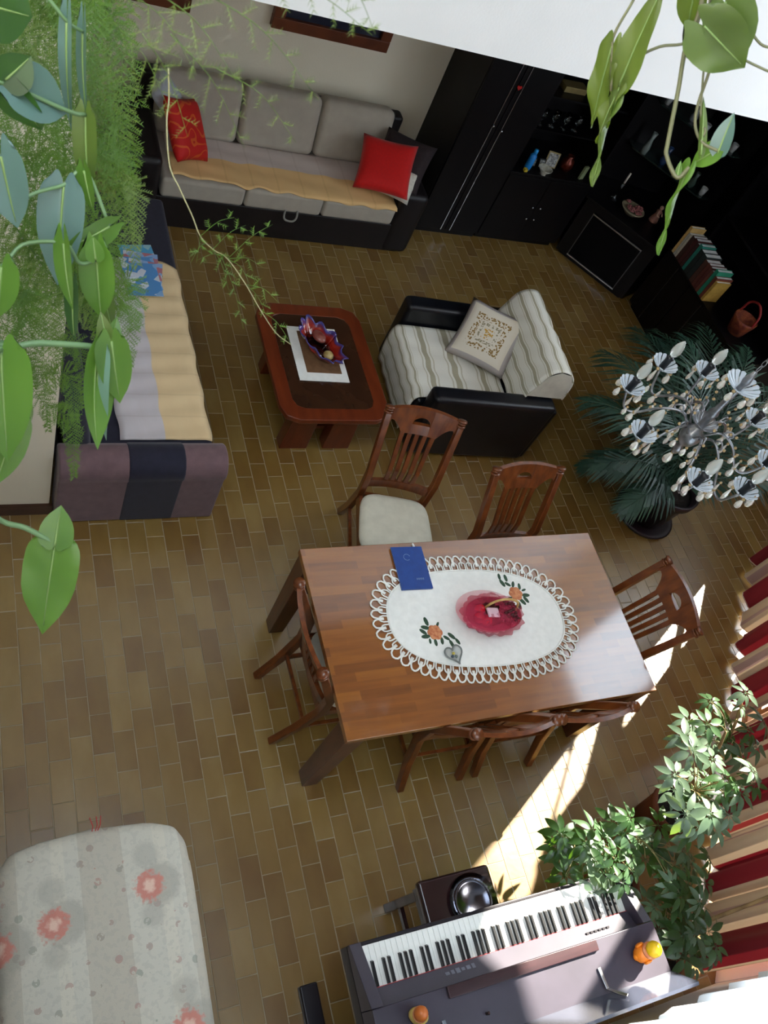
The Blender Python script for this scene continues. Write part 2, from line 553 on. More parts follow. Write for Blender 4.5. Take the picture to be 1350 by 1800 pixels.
window(8, cl_, 1.2, 3.8, 0.25, 2.45, mull=(2.5,), d=0.02)  # unseen roof opening added to brighten the front floor and the covered chair
portal((-0.1, 0.70, ZT + 0.12), (0, 0, -1), 2.6, 2.2)
inn = (-sdg, cd, 0)
portal(dg(0.875, 0.09, 1.25), inn, 1.25, 2.34)
portal(dg(2.35, 0.09, 1.25), inn, 1.3, 2.34)
portal(dg(2.125, 0.09, 3.93), inn, 0.75, 2.54)
portal(dg(3.665, 0.09, 1.25), inn, 1.07, 2.34)
portal(dg(3.45, 0.09, 3.93), inn, 1.66, 2.54)
portal((2.2, FY - 0.1, 1.73), (0, 1, 0), 1.5, 1.37)
portal((-2.62, FY + 1.55, 4.0), (1, 0, 0), 0.9, 0.8)

# ------------------------------------------------------------------ curtains
def stripe_material():
    m, nt, out = newmat('striped_curtain_cloth')
    p = nt.nodes.new('ShaderNodeBsdfPrincipled')
    uv = nt.nodes.new('ShaderNodeUVMap')
    sx = nt.nodes.new('ShaderNodeSeparateXYZ')
    nt.links.new(uv.outputs[0], sx.inputs[0])
    f = math_(nt, 'FRACT', math_(nt, 'MULTIPLY', sx.outputs[0], 2.3))
    rp = nt.nodes.new('ShaderNodeValToRGB')
    rp.color_ramp.interpolation = 'CONSTANT'
    e = rp.color_ramp.elements
    red, cre, mau = lin((120, 22, 31)), lin((190, 164, 134)), lin((160, 128, 118))
    e[0].position = 0.0; e[0].color = red
    e[1].position = 0.40; e[1].color = cre
    for pos, c in ((0.62, mau), (0.68, cre), (0.86, lin((150, 52, 48))), (0.90, cre)):
        k = e.new(pos); k.color = c
    nt.links.new(f, rp.inputs[0])
    nt.links.new(rp.outputs[0], p.inputs['Base Color'])
    p.inputs['Roughness'].default_value = 0.8
    t = nt.nodes.new('ShaderNodeBsdfTranslucent')
    nt.links.new(rp.outputs[0], t.inputs['Color'])
    ms = N(nt, 'ShaderNodeMixShader', i0=0.05)
    nt.links.new(p.outputs[0], ms.inputs[1]); nt.links.new(t.outputs[0], ms.inputs[2])
    nt.links.new(ms.outputs[0], out.inputs['Surface'])
    return m
m_curtain = stripe_material()
rodt = thing('curtain_rod', 'dark curtain rod across the diagonal window wall', 'curtain rod')
MB().tube([dg(-0.05, -0.13, 2.64), dg(4.15, -0.13, 2.64)], 0.014).build('rod', m_black, rodt, smooth=True)
for s in (-0.05, 4.15): MB().ball(dg(s, -0.13, 2.64), 0.03).build('finial', m_black, rodt, smooth=True)
for s in (0.1, 1.6, 3.05, 4.1): MB().tube([dg(s, -0.13, 2.64), dg(s, 0.0, 2.64)], 0.009).build('bracket', m_black, rodt)
def curtain(label, s0, s1, amp, folds, seed, z0=0.03):
    rg = random.Random(seed)
    ph = [rg.uniform(0, 6.28) for _ in range(3)]
    b = MB()
    def f(u, v):
        s = s0 + (s1 - s0) * u
        fl = 0.55 + 0.45 * (1 - v)
        n = -0.13 + amp * fl * (math.sin(2 * PI * folds * u + ph[0]) + 0.35 * math.sin(2 * PI * folds * 2.3 * u + ph[1]))
        s += 0.03 * fl * math.sin(2 * PI * folds * u + ph[2])
        return dg(s, n, z0 + (2.625 - z0) * v)
    b.surf(int(folds * 14), 14, f)
    o = b.build('striped_curtain', m_curtain, None, smooth=True)
    me = o.data
    for l in me.uv_layers[0].data: l.uv = (s0 + (s1 - s0) * l.uv[0], l.uv[1])
    tag(o, label, 'curtain', 'striped window curtains')
    h = MB().tube([f(i / 90, 0.0) for i in range(91)], 0.004, n=5)
    h.build('hem', mat('curtain_hem', (206, 180, 160), rough=0.9), o, smooth=True)
curtain('red and cream striped curtain nearest the piano, behind the umbrella plant', -0.02, 1.55, 0.042, 8, 3)
curtain('red and cream striped curtain reaching from the umbrella plant to the potted palm', 1.57, 3.12, 0.048, 7, 5)
m_net = mat('white_net', (244, 246, 247), (236, 240, 242), rough=0.9, transl=0.5)
b = MB()
b.surf(70, 6, lambda u, v: Vector((1.3 + 1.72 * u, FY + 0.06 + 0.022 * math.sin(u * 60) + 0.01 * math.sin(u * 133), 0.98 + 3.4 * v)))
tag(b.build('net_curtain', m_net, None, smooth=True), 'white net curtain in the window behind the piano', 'curtain')
# ------------------------------------------------------------------ wood
def lamella_material():
    m, nt, out = newmat('glued_strip_tabletop_wood')
    p = nt.nodes.new('ShaderNodeBsdfPrincipled')
    tc = nt.nodes.new('ShaderNodeTexCoord')
    br = N(nt, 'ShaderNodeTexBrick', Scale=1.0, Mortar__Size=0.0)
    br.inputs['Brick Width'].default_value = 0.26
    br.inputs['Row Height'].default_value = 0.045
    br.inputs['Color1'].default_value = (0, 0, 0, 1); br.inputs['Color2'].default_value = (1, 1, 1, 1)
    br.offset = 0.37
    nt.links.new(tc.outputs['Object'], br.inputs['Vector'])
    mp = N(nt, 'ShaderNodeMapping', Scale=(3.0, 34.0, 8.0))
    nt.links.new(tc.outputs['Object'], mp.inputs['Vector'])
    nz = N(nt, 'ShaderNodeTexNoise', Scale=1.0, Detail=5.0)
    nt.links.new(mp.outputs[0], nz.inputs['Vector'])
    f = math_(nt, 'ADD', math_(nt, 'MULTIPLY', br.outputs['Color'], 0.42), math_(nt, 'MULTIPLY', nz.outputs['Fac'], 0.62), clamp=True)
    rp = nt.nodes.new('ShaderNodeValToRGB')
    e = rp.color_ramp.elements
    e[0].position = 0.15; e[0].color = lin((96, 50, 12))
    e[1].position = 0.95; e[1].color = lin((154, 96, 30))
    k = e.new(0.55); k.color = lin((130, 74, 20))
    nt.links.new(f, rp.inputs[0])
    nt.links.new(rp.outputs[0], p.inputs['Base Color'])
    p.inputs['Roughness'].default_value = 0.32
    p.inputs['Coat Weight'].default_value = 1.0
    p.inputs['Coat IOR'].default_value = 1.75
    p.inputs['Coat Roughness'].default_value = 0.09
    nt.links.new(p.outputs[0], out.inputs['Surface'])
    return m
m_top = lamella_material()
m_wood = mat('chestnut_varnish', (118, 62, 26), (84, 40, 16), rough=0.28, scale=5, stretch=(6, 6, 1), coat=0.3)
m_wood2 = mat('dark_leg_wood', (88, 44, 24), (64, 32, 18), rough=0.35, scale=5, stretch=(6, 6, 1), coat=0.2)
m_seat = mat('cream_seat_cloth', (206, 202, 184), (196, 192, 174), rough=0.8, scale=20, bump=0.06, bscale=300)

# ------------------------------------------------------------------ dining table
TX, TY = 2.357, 1.446
t = thing('dining_table', 'large rectangular honey brown wooden dining table under the chandelier', 'table', (TX, TY, 0))
MB().box((0, 0, 0.751), (1.80, 0.985, 0.036)).build('tabletop', m_top, t, bevel=0.004)
for sx in (-1, 1):
    for sy in (-1, 1):
        MB().box((sx * 0.84, sy * 0.432, 0.367), (0.084, 0.084, 0.733), top=(1.25, 1.25)).build('leg', m_wood2, t, bevel=0.004)
for sy in (-1, 1): MB().box((0, sy * 0.425, 0.69), (1.6, 0.022, 0.086)).build('apron', m_wood2, t)
for sx in (-1, 1): MB().box((sx * 0.832, 0, 0.69), (0.022, 0.78, 0.086)).build('apron', m_wood2, t)

# ------------------------------------------------------------------ dining chairs (back towards local +y)
def stile_y(z):
    """backward position of the rear post at height z"""
    K = [(0, 0.352), (0.2, 0.268), (0.42, 0.208), (0.6, 0.222), (0.8, 0.305), (1.0, 0.388)]
    for i in range(len(K) - 1):
        if z <= K[i + 1][0]:
            a, b = K[i], K[i + 1]
            u = (z - a[0]) / (b[0] - a[0]); u = u * u * (3 - 2 * u) * 0.35 + u * 0.65
            return a[1] + (b[1] - a[1]) * u
    return K[-1][1]
def half_w(z): return 0.182 + 0.018 * min(1, z / 0.45) + max(0, z - 0.45) / 0.55 * 0.018
def make_chair(label):
    t = thing('dining_chair', label, 'chair', group='wooden dining chairs with cream seats')
    zs = [0, 0.1, 0.2, 0.3, 0.42, 0.5, 0.6, 0.7, 0.8, 0.9, 0.97]
    for s in (-1, 1):
        pts = [(s * half_w(z), stile_y(z), z) for z in zs]
        MB().bar(pts, 0.038, [0.042, 0.044, 0.048, 0.052, 0.054, 0.05, 0.046, 0.043, 0.041, 0.039, 0.037], up=(0, 1, 0)).build('rear_leg', m_wood, t, bevel=0.005)
        k = MB()
        for q, (zz, rr) in enumerate(((0.972, 0.027), (0.988, 0.024), (1.003, 0.028))):
            k.lathe([(0.001, -0.006), (rr, -0.005), (rr, 0.005), (0.001, 0.006)], 12, (s * half_w(1.0), stile_y(min(1, zz)) + 0.002, zz), Matrix.Rotation(R(-25), 3, 'X'))
        k.build('post_ring', m_wood, t, smooth=True)
        MB().bar([(s * 0.195, -0.185, 0), (s * 0.2, -0.19, 0.42)], [0.028, 0.04], [0.028, 0.04], up=(0, 1, 0)).build('front_leg', m_wood, t, bevel=0.004)
        MB().bar([(s * 0.196, -0.185, 0.2), (s * 0.188, stile_y(0.2), 0.2)], 0.018, 0.022).build('stretcher', m_wood, t)
        MB().bar([(s * 0.205, -0.19, 0.405), (s * 0.197, 0.205, 0.405)], 0.022, 0.06).build('seat_rail', m_wood, t)
    MB().bar([(-0.188, stile_y(0.26), 0.26), (0.188, stile_y(0.26), 0.26)], 0.016, 0.018).build('stretcher', m_wood, t)
    MB().bar([(-0.2, -0.195, 0.405), (0.2, -0.195, 0.405)], 0.022, 0.06).build('seat_rail', m_wood, t)
    MB().bar([(-0.19, 0.205, 0.405), (0.19, 0.205, 0.405)], 0.022, 0.06).build('seat_rail', m_wood, t)
    # padded seat
    b = MB()
    def out(a):
        c, s_ = math.cos(a), math.sin(a)
        x = math.copysign(abs(c) ** 0.42, c); y = math.copysign(abs(s_) ** 0.42, s_)
        return x * (0.222 - 0.014 * y) , y * 0.205 - 0.012
    rings = [(0.97, 0.436), (1.0, 0.446), (1.0, 0.458), (0.965, 0.472), (0.85, 0.481), (0.5, 0.487), (0.001, 0.489)]
    n = 32
    vs = []
    for k, z in rings:
        for j in range(n):
            x, y = out(2 * PI * j / n)
            vs.append((x * k, (y + 0.012) * k - 0.012, z))
    fs = [(i * n + j, i * n + (j + 1) % n, (i + 1) * n + (j + 1) % n, (i + 1) * n + j) for i in range(len(rings) - 1) for j in range(n)] + [tuple(range(n - 1, -1, -1))]
    b.add(vs, fs).build('seat', m_seat, t, smooth=True)
    # back, laid out in (x, z) and bent onto the leaning, curved back
    def bend(x, z, d): return Vector((x, stile_y(min(z, 1.0)) + 0.035 * (1 - (x / 0.22) ** 2) + d, z))
    def rail_cell(b, x0, x1, zt0, zb0, zt1, zb1, th=0.022):
        vs = [bend(x, z, d) for d in (-th / 2, th / 2) for x, z in ((x0, zb0), (x1, zb1), (x1, zt1), (x0, zt0))]
        b.add(vs, [(0, 1, 2, 3), (7, 6, 5, 4), (0, 4, 5, 1), (1, 5, 6, 2), (2, 6, 7, 3), (3, 7, 4, 0)])
    b = MB()
    X = [-0.2, -0.185, -0.165, -0.145, -0.125, -0.105, -0.08, -0.055, -0.05, -0.04, -0.025, -0.01, 0.01, 0.025, 0.04, 0.05, 0.055, 0.08, 0.105, 0.125, 0.145, 0.165, 0.185, 0.2]
    top = lambda x: 1.0 + 0.012 * (1 - (x / 0.2) ** 2)
    def bot(x):
        a = abs(x)
        if a < 0.105: return 0.862
        u = (a - 0.105) / 0.095
        return 0.862 + 0.075 * math.sin(PI * min(1, u * 1.15) / 2) if u < 0.87 else 0.937 - 0.02 * (u - 0.87) / 0.13
    hz = 0.915
    hole = lambda x: hz + 0.042 * math.sqrt(max(0, 1 - (x / 0.055) ** 2))
    for i in range(len(X) - 1):
        x0, x1 = X[i], X[i + 1]
        if abs(x0) <= 0.0551 and abs(x1) <= 0.0551:
            rail_cell(b, x0, x1, top(x0), hole(x0), top(x1), hole(x1))
            rail_cell(b, x0, x1, hz, bot(x0), hz, bot(x1))
        else: rail_cell(b, x0, x1, top(x0), bot(x0), top(x1), bot(x1))
    b.build('top_rail', m_wood, t)
    b = MB()
    for i in range(8):
        x0, x1 = -0.195 + 0.39 * i / 8, -0.195 + 0.39 * (i + 1) / 8
        rail_cell(b, x0, x1, 0.545, 0.49, 0.545, 0.49)
    b.build('lower_rail', m_wood, t)
    for k in range(5):
        x = (k - 2) * 0.047
        pts = [bend(x * (0.86 + 0.14 * (z - 0.54) / 0.33), z, 0) for z in (0.535, 0.62, 0.7, 0.78, 0.875)]
        MB().bar(pts, 0.025, 0.014, up=(0, 1, 0)).build('slat', m_wood, t)
    return t
ch0 = make_chair('wooden dining chair pulled back and turned, its whole cream seat showing')
ch0.location = (2.205, 2.235, 0); ch0.rotation_euler.z = R(-13)
dup(ch0, (2.83, 1.85, 0), R(0), 'wooden dining chair tucked in on the armchair side, slatted back facing the armchair')
dup(ch0, (3.115, 1.405, 0), R(-93), 'wooden dining chair at the table end nearest the striped curtains')
dup(ch0, (1.712, 1.42, 0), R(91), 'wooden dining chair at the table end away from the curtains')
dup(ch0, (2.185, 1.218, 0), R(180), 'wooden dining chair on the piano side, farther from the sun patch')
dup(ch0, (2.648, 1.218, 0), R(180), 'wooden dining chair on the piano side, nearer the sun patch')

# ------------------------------------------------------------------ oval table centre with crochet edge
ZC = 0.7695
m_linen = mat('white_linen', (238, 238, 232), (230, 230, 224), rough=0.85, scale=30, bump=0.05, bscale=200)
m_lace = mat('white_crochet', (240, 240, 234), (228, 228, 220), rough=0.9)
dl = thing('doily', 'white oval linen table centre with crochet edge and embroidered roses', 'doily', (2.33, 1.478, ZC), R(-4))
def ov(a, ax, ay, p=0.82):
    c, s = math.cos(a), math.sin(a)
    return math.copysign(abs(c) ** p, c) * ax, math.copysign(abs(s) ** p, s) * ay
b = MB(); n = 72
rings = [(1.0, 0.0008), (1.0, 0.0026), (0.97, 0.0034), (0.6, 0.0034), (0.001, 0.0034)]
vs = []
for k, z in rings:
    for j in range(n):
        x, y = ov(2 * PI * j / n, 0.512, 0.272)
        vs.append((x * k, y * k, z + (0.002 * max(0, math.sin(x * k * 23)) ** 8 if k < 0.99 else 0)))
b.add(vs, [(i * n + j, i * n + (j + 1) % n, (i + 1) * n + (j + 1) % n, (i + 1) * n + j) for i in range(len(rings) - 1) for j in range(n)])
b.build('linen', m_linen, dl, smooth=True)
b = MB(); nl = 58
per = [ov(2 * PI * j / 720, 1, 1) for j in range(720)]
pts = [Vector((0.512 * x, 0.272 * y, 0)) for x, y in per]
acc = [0.0]
for j in range(720): acc.append(acc[-1] + (pts[(j + 1) % 720] - pts[j]).length)
def along(f):
    d = (f % 1.0) * acc[-1]
    lo = 0
    for q in range(720):
        if acc[q + 1] >= d: lo = q; break
    p = pts[lo]; tg = (pts[(lo + 1) % 720] - pts[lo]).normalized()
    return p, Vector((tg.y, -tg.x, 0))
for k in range(nl):
    for rad0, rad1, wid, r in ((0.0, 0.046, 0.6, 0.0042), (0.022, 0.085, 0.72, 0.0052)):
        off = 0.5 if rad1 > 0.05 else 0.0
        path = []
        for i in range(9):
            u = i / 8
            h = math.sin(PI * u) ** 0.6
            p, nn = along((k + off + (u - 0.5) * 2 * wid * (0.6 + 0.4 * h)) / nl)
            path.append(p + nn * (rad0 + (rad1 - rad0) * h) + Vector((0, 0, 0.004)))
        b.tube(path, r, n=5, flat=0.7)
b.tube([pts[j % 720] + Vector((0, 0, 0.004)) for j in range(0, 721, 8)], 0.004, n=5)
b.build('lace_border', m_lace, dl, smooth=True)
m_rose = mat('rose_thread', (214, 150, 104), (178, 96, 62), rough=0.8, scale=60)
m_green = mat('green_thread', (58, 84, 62), (40, 62, 46), rough=0.8, scale=60)
for wx, wy, sg in ((2.052, 1.418, 1), (2.602, 1.588, -1)):
    q = Matrix.Rotation(R(4), 3, 'Z') @ Vector((wx - 2.33, wy - 1.478, 0))
    b = MB()
    for k in range(7):
        a = 2 * PI * k / 6
        r0 = 0.0 if k == 6 else 0.022
        b.lathe([(0.001, 0.0040), (0.021, 0.0040), (0.019, 0.006), (0.001, 0.0068)], 10, (q.x + r0 * math.cos(a), q.y + r0 * math.sin(a), 0.0))
    b.build('embroidered_rose', m_rose, dl, smooth=True)
    for ang, d, L in ((150, 0.055, 0.05), (175, 0.065, 0.045), (200, 0.06, 0.05), (120, 0.07, 0.05), (60, 0.05, 0.03), (-30, 0.065, 0.04), (-15, 0.09, 0.05), (-40, 0.1, 0.045), (-25, 0.125, 0.04), (-60, 0.055, 0.04), (-100, 0.055, 0.04), (-130, 0.06, 0.03)):
        a = R(ang if sg > 0 else ang + 150)
        cx, cy = q.x + d * math.cos(a), q.y + d * math.sin(a)
        b = MB(); a2 = a + random.uniform(-0.7, 0.7)
        pl = []
        for i in range(10):
            u = 2 * PI * i / 10
            lx, ly = math.cos(u) * L / 2, math.sin(u) * L * 0.22
            pl.append((cx + lx * math.cos(a2) - ly * math.sin(a2), cy + lx * math.sin(a2) + ly * math.cos(a2)))
        b.prism(pl, 0.0038, 0.0052).build('embroidered_leaf', m_green, dl)

# blue notebook, pen, heart dish, wrapped gift basket
nb = thing('notebook', 'thin blue clothbound notebook with a small pale emblem, half on the doily', 'notebook', (2.031, 1.782, 0.7745), R(-2))
m_blue = mat('royal_blue_cover', (24, 66, 140), (20, 58, 128), rough=0.45, scale=30)
m_pages = mat('page_edges', (226, 228, 226), rough=0.9)
MB().box((0, 0, 0.0045), (0.174, 0.243, 0.006)).build('pages', m_pages, nb)
MB().box((0, 0, 0.0008), (0.178, 0.248, 0.0016)).build('back_cover', m_blue, nb)
MB().box((0, 0, 0.0083), (0.178, 0.248, 0.0016)).build('front_cover', m_blue, nb)
m_foil = mat('silver_print', (126, 148, 186), rough=0.4)
b = MB()
for k in range(10):
    a = 2 * PI * k / 12 + 0.5
    b.box((-0.012 + 0.018 * math.cos(a), 0.062 + 0.018 * math.sin(a), 0.0093), (0.007, 0.003, 0.0006), rotz(a + PI / 2))
b.build('emblem', m_foil, nb)
b = MB()
for k in range(7): b.box((0.012 + k * 0.0062, -0.066, 0.0093), (0.0032, 0.012 - 0.004 * (k % 2), 0.0006))
b.build('title_line', m_foil, nb)
pen = thing('pen', 'white pen tip sticking out behind the blue notebook', 'pen', (2.085, 1.9145, 0.775), R(8))
MB().lathe([(0.001, -0.007), (0.005, -0.006), (0.006, 0.0), (0.005, 0.006), (0.001, 0.007)], 10, (0, 0, 0.0), Matrix.Rotation(R(90), 3, 'X') @ Matrix.Diagonal((1, 1, 2.2))).build('cap', m_linen, pen, smooth=True)

def heart(a):
    x = 16 * math.sin(a) ** 3
    y = 13 * math.cos(a) - 5 * math.cos(2 * a) - 2 * math.cos(3 * a) - math.cos(4 * a)
    return x / 17, y / 17
hd = thing('heart_dish', 'small heart shaped clear glass dish on the doily', 'dish', (2.108, 1.287, 0.774), R(12))
rim = [Vector((heart(2 * PI * i / 40)[0] * 0.052, heart(2 * PI * i / 40)[1] * 0.056, 0.022)) for i in range(41)]
MB().tube(rim, 0.004, n=6).build('rim', mat('dark_glass_rim', (120, 124, 120), rough=0.1), hd, smooth=True)
b = MB()
b.surf(40, 3, lambda u, v: Vector((heart(2 * PI * u)[0] * (0.03 + 0.022 * v), heart(2 * PI * u)[1] * (0.033 + 0.023 * v), 0.001 + 0.021 * v * v)))
b.add([(heart(2 * PI * i / 40)[0] * 0.03, heart(2 * PI * i / 40)[1] * 0.033, 0.001) for i in range(40)], [tuple(range(40))])
b.build('bowl', mat('frosted_glass', (226, 230, 226), rough=0.2, trans=0.5), hd, smooth=True)
for k, (x, y, c) in enumerate(((0.004, 0.006, (196, 176, 70)), (-0.008, -0.006, (70, 80, 90)), (0.01, -0.012, (120, 130, 120)))):
    MB().ball((x, y, 0.009), 0.008, 8, 6).build('bead', mat('bead_%d' % k, c, rough=0.3), hd, smooth=True)

gb = thing('gift_basket', 'small wicker gift basket wrapped in crimson tulle with a straw handle', 'basket', (2.385, 1.462, 0.7735), R(-6))
m_tulle = thin_mat('crimson_tulle', (196, 40, 76), 0.58, 0.7)
m_wick = mat('wicker', (118, 50, 40), (84, 30, 28), rough=0.7, scale=60, bump=0.4, bscale=160)
MB().lathe([(0.085, 0.001), (0.1, 0.03), (0.112, 0.06), (0.106, 0.06), (0.092, 0.012), (0.001, 0.01)], 28, sc=(1.45, 0.86)).build('wicker_body', m_wick, gb, smooth=True)
b = MB()
def tul(u, v):
    a = 2 * PI * u
    rr = (0.09 + 0.035 * math.sin(PI * min(1, v * 1.15)) + 0.012 * v * math.sin(9 * a) + 0.006 * math.sin(17 * a + 4 * v))
    return Vector((rr * 1.42 * math.cos(a), rr * 0.95 * math.sin(a), 0.002 + 0.10 * v))
b.surf(72, 10, tul)
b.build('tulle_wrap', m_tulle, gb, smooth=True)
b = MB()
b.surf(60, 5, lambda u, v: Vector(((0.14 - 0.1 * v) * 1.3 * math.cos(2 * PI * u) - 0.05, (0.12 - 0.085 * v) * math.sin(2 * PI * u), 0.085 + 0.03 * v + 0.01 * math.sin(14 * PI * u) * v)))
b.build('tulle_ruffle', m_tulle, gb, smooth=True)
MB().tube(smooth_path([(-0.05, 0.03, 0.03), (-0.03, 0.03, 0.12), (0.04, 0.035, 0.15), (0.11, 0.03, 0.13), (0.14, 0.025, 0.05)]), 0.0065, n=8).build('straw_handle', mat('straw', (206, 176, 112), (180, 140, 80), rough=0.7, scale=40), gb, smooth=True)
for k, (x, y, r) in enumerate(((0.05, -0.02, 0.03), (0.085, -0.005, 0.028), (0.065, 0.03, 0.026), (0.1, 0.03, 0.022), (0.03, 0.02, 0.024), (0.095, -0.035, 0.024))):
    b = MB()
    for q in range(18):
        z = -1 + 2 * (q + 0.5) / 18; a = q * 2.4; s_ = math.sqrt(1 - z * z)
        b.ball((x + r * s_ * math.cos(a), y + r * s_ * math.sin(a), 0.075 + r * z), r * 0.34, 6, 4)
    b.build('pine_cone', mat('cone_brown', (84, 28, 30), (56, 18, 20), rough=0.6), gb, smooth=True)
for k, (x, y) in enumerate(((-0.085, 0.015), (-0.1, -0.03), (-0.06, -0.045))):
    MB().ball((x, y, 0.07), 0.03, 12, 8).build('bauble', mat('red_bauble', (196, 20, 40), rough=0.25), gb, smooth=True)
MB().box((-0.035, -0.02, 0.108), (0.075, 0.05, 0.012), Matrix.Rotation(R(14), 3, 'Y') @ rotz(0.1)).build('pale_tag', mat('pale_pink_card', (226, 186, 196), rough=0.7), gb, bevel=0.003)
# ------------------------------------------------------------------ long sofa on the back wall
m_greyf = mat('taupe_sofa_cloth', (170, 161, 147), (162, 153, 139), rough=0.9, scale=12, bump=0.04, bscale=300, sheen=0.1)
m_dkl = mat('dark_brown_leather', (24, 17, 18), (18, 13, 14), rough=0.5, scale=14, bump=0.05, bscale=120)
m_nav = mat('navy_cloth', (30, 29, 48), (24, 23, 40), rough=0.85, scale=30, bump=0.1, bscale=300, sheen=0.15)
m_brnf = mat('mauve_brown_suede', (114, 88, 92), (102, 78, 82), rough=0.85, scale=18, bump=0.1, bscale=260, sheen=0.2)
def cushion_block(nm, m, parent, a, b, bev=0.03):
    return MB().span(a, b).build(nm, m, parent, bevel=bev, seg=3)
sf = thing('sofa', 'long three seat sofa in taupe cloth with dark base against the cream wall', 'sofa', (2.2, 5.12, 0))
X0, X1 = -0.93, 0.90       # seat span, local
cushion_block('base', m_dkl, sf, (X0 - 0.16, 0.02, 0.0), (X1 + 0.16, 0.80, 0.265), 0.012)
for k in range(3):
    a = X0 + (X1 - X0) * k / 3; c = X0 + (X1 - X0) * (k + 1) / 3
    cushion_block('seat_cushion', m_greyf, sf, (a + 0.003, 0.0, 0.268), (c - 0.003, 0.60, 0.425), 0.028)
for k in range(3):
    a = X0 + (X1 - X0) * k / 3; c = X0 + (X1 - X0) * (k + 1) / 3
    Mx = Matrix.Rotation(R(-14), 3, 'X')
    MB().box(((a + c) / 2, 0.615, 0.635), (c - a - 0.008, 0.17, 0.44), Mx).build('back_cushion', m_greyf, sf, bevel=0.05, seg=4)
cushion_block('backrest', m_dkl, sf, (X0 - 0.14, 0.71, 0.1), (X1 + 0.14, 0.83, 0.76), 0.03)
for s in (-1, 1):
    xa = X0 - 0.24 if s < 0 else X1 + 0.005
    cushion_block('armrest', m_dkl, sf, (xa, 0.0, 0.0), (xa + 0.235, 0.82, 0.57), 0.05)
MB().tube(smooth_path([(0.005, -0.002, 0.30), (0.0, -0.02, 0.25), (0.02, -0.03, 0.225), (0.075, -0.03, 0.222), (0.1, -0.02, 0.25), (0.1, -0.002, 0.30)]), 0.008, n=6).build('pull_strap', mat('grey_webbing', (150, 146, 138), rough=0.8), sf, smooth=True)
MB().tube(smooth_path([(0.905, 0.69, 0.79), (0.935, 0.71, 0.78), (0.945, 0.715, 0.74), (0.94, 0.71, 0.68)]), 0.012, n=6).build('back_strap', m_dkl, sf, smooth=True)

def throw_material(name, along_v, split, ca, cb):
    """two-tone woven throw; UV v picks the band"""
    m, nt, out = newmat(name)
    p = nt.nodes.new('ShaderNodeBsdfPrincipled')
    uv = nt.nodes.new('ShaderNodeUVMap')
    sx = nt.nodes.new('ShaderNodeSeparateXYZ')
    nt.links.new(uv.outputs[0], sx.inputs[0])
    nz = N(nt, 'ShaderNodeTexNoise', Scale=6.0, Detail=5.0)
    nt.links.new(uv.outputs[0], nz.inputs['Vector'])
    f = math_(nt, 'GREATER_THAN', sx.outputs[1], split)
    c = mixc(nt, f, lin(ca), lin(cb))
    v = math_(nt, 'FRACT', math_(nt, 'MULTIPLY', sx.outputs[0], 9.0))
    st = math_(nt, 'LESS_THAN', v, 0.07)
    c = mixc(nt, math_(nt, 'MULTIPLY', st, 0.12), c, lin((150, 120, 80)), 'MULTIPLY')
    c = mixc(nt, math_(nt, 'MULTIPLY', nz.outputs['Fac'], 0.35), c, lin((206, 186, 164)), 'MULTIPLY')
    nt.links.new(c, p.inputs['Base Color'])
    p.inputs['Roughness'].default_value = 0.9
    n2 = N(nt, 'ShaderNodeTexNoise', Scale=260.0)
    nt.links.new(uv.outputs[0], n2.inputs['Vector'])
    b = N(nt, 'ShaderNodeBump', Strength=0.15, Distance=0.005)
    nt.links.new(n2.outputs['Fac'], b.inputs['Height'])
    nt.links.new(b.outputs[0], p.inputs['Normal'])
    nt.links.new(p.outputs[0], out.inputs['Surface'])
    return m
m_thr1 = throw_material('apricot_and_lilac_throw', 1, 0.52, (234, 194, 134), (212, 198, 190))
m_thr2 = throw_material('straw_and_lilac_throw', 1, 0.52, (236, 210, 164), (216, 210, 214))
rg = random.Random(4)
b = MB()
def thr(u, v):
    x = -0.86 + 1.755 * u
    seam = [abs(x - (X0 + (X1 - X0) * k / 3)) for k in (1, 2)]
    dip = sum(math.exp(-(s / 0.02) ** 2) for s in seam)
    y0 = 0.045 - 0.075 * u + 0.008 * math.sin(u * 40) - 0.02 * math.exp(-((seam[0]) / 0.06) ** 2)
    y = y0 + (0.53 - y0) * v
    z = 0.4305 + 0.006 * math.sin(u * 55 + 3 * v) * (1 - v) + 0.003 * math.sin(v * 20 + u * 7) - 0.0015 * dip
    z += 0.004
    if y < 0.03: z -= (0.03 - y) ** 2 * 6
    return Vector((x, max(y, -0.006), z))
b.surf(90, 16, thr)
tw = b.build('sofa_throw', m_thr1, None, smooth=True, solid=0.005, loc=(2.2, 5.12, 0))
tag(tw, 'apricot and lilac banded throw spread along the long sofa seat', 'throw')

# cushions on the long sofa
m_red = mat('scarlet_cotton', (206, 10, 4), (196, 8, 4), rough=0.75, scale=60, sheen=0.1)
def red_gold():
    m, nt, out = newmat('scarlet_gold_brocade')
    p = nt.nodes.new('ShaderNodeBsdfPrincipled')
    uv = nt.nodes.new('ShaderNodeUVMap')
    w = N(nt, 'ShaderNodeTexWave', Scale=1.2, Distortion=14.0, Detail=1.0, Detail__Scale=1.6)
    nt.links.new(uv.outputs[0], w.inputs['Vector'])
    f = math_(nt, 'GREATER_THAN', w.outputs['Fac'], 0.93)
    nt.links.new(mixc(nt, f, lin((196, 14, 6)), lin((214, 84, 20))), p.inputs['Base Color'])
    p.inputs['Roughness'].default_value = 0.7
    nt.links.new(p.outputs[0], out.inputs['Surface'])
    return m
m_redg = red_gold()
m_cream = mat('ivory_cotton', (222, 216, 200), rough=0.85, scale=40)
m_cho = mat('chocolate_cloth', (46, 34, 36), (38, 28, 30), rough=0.85, scale=40)
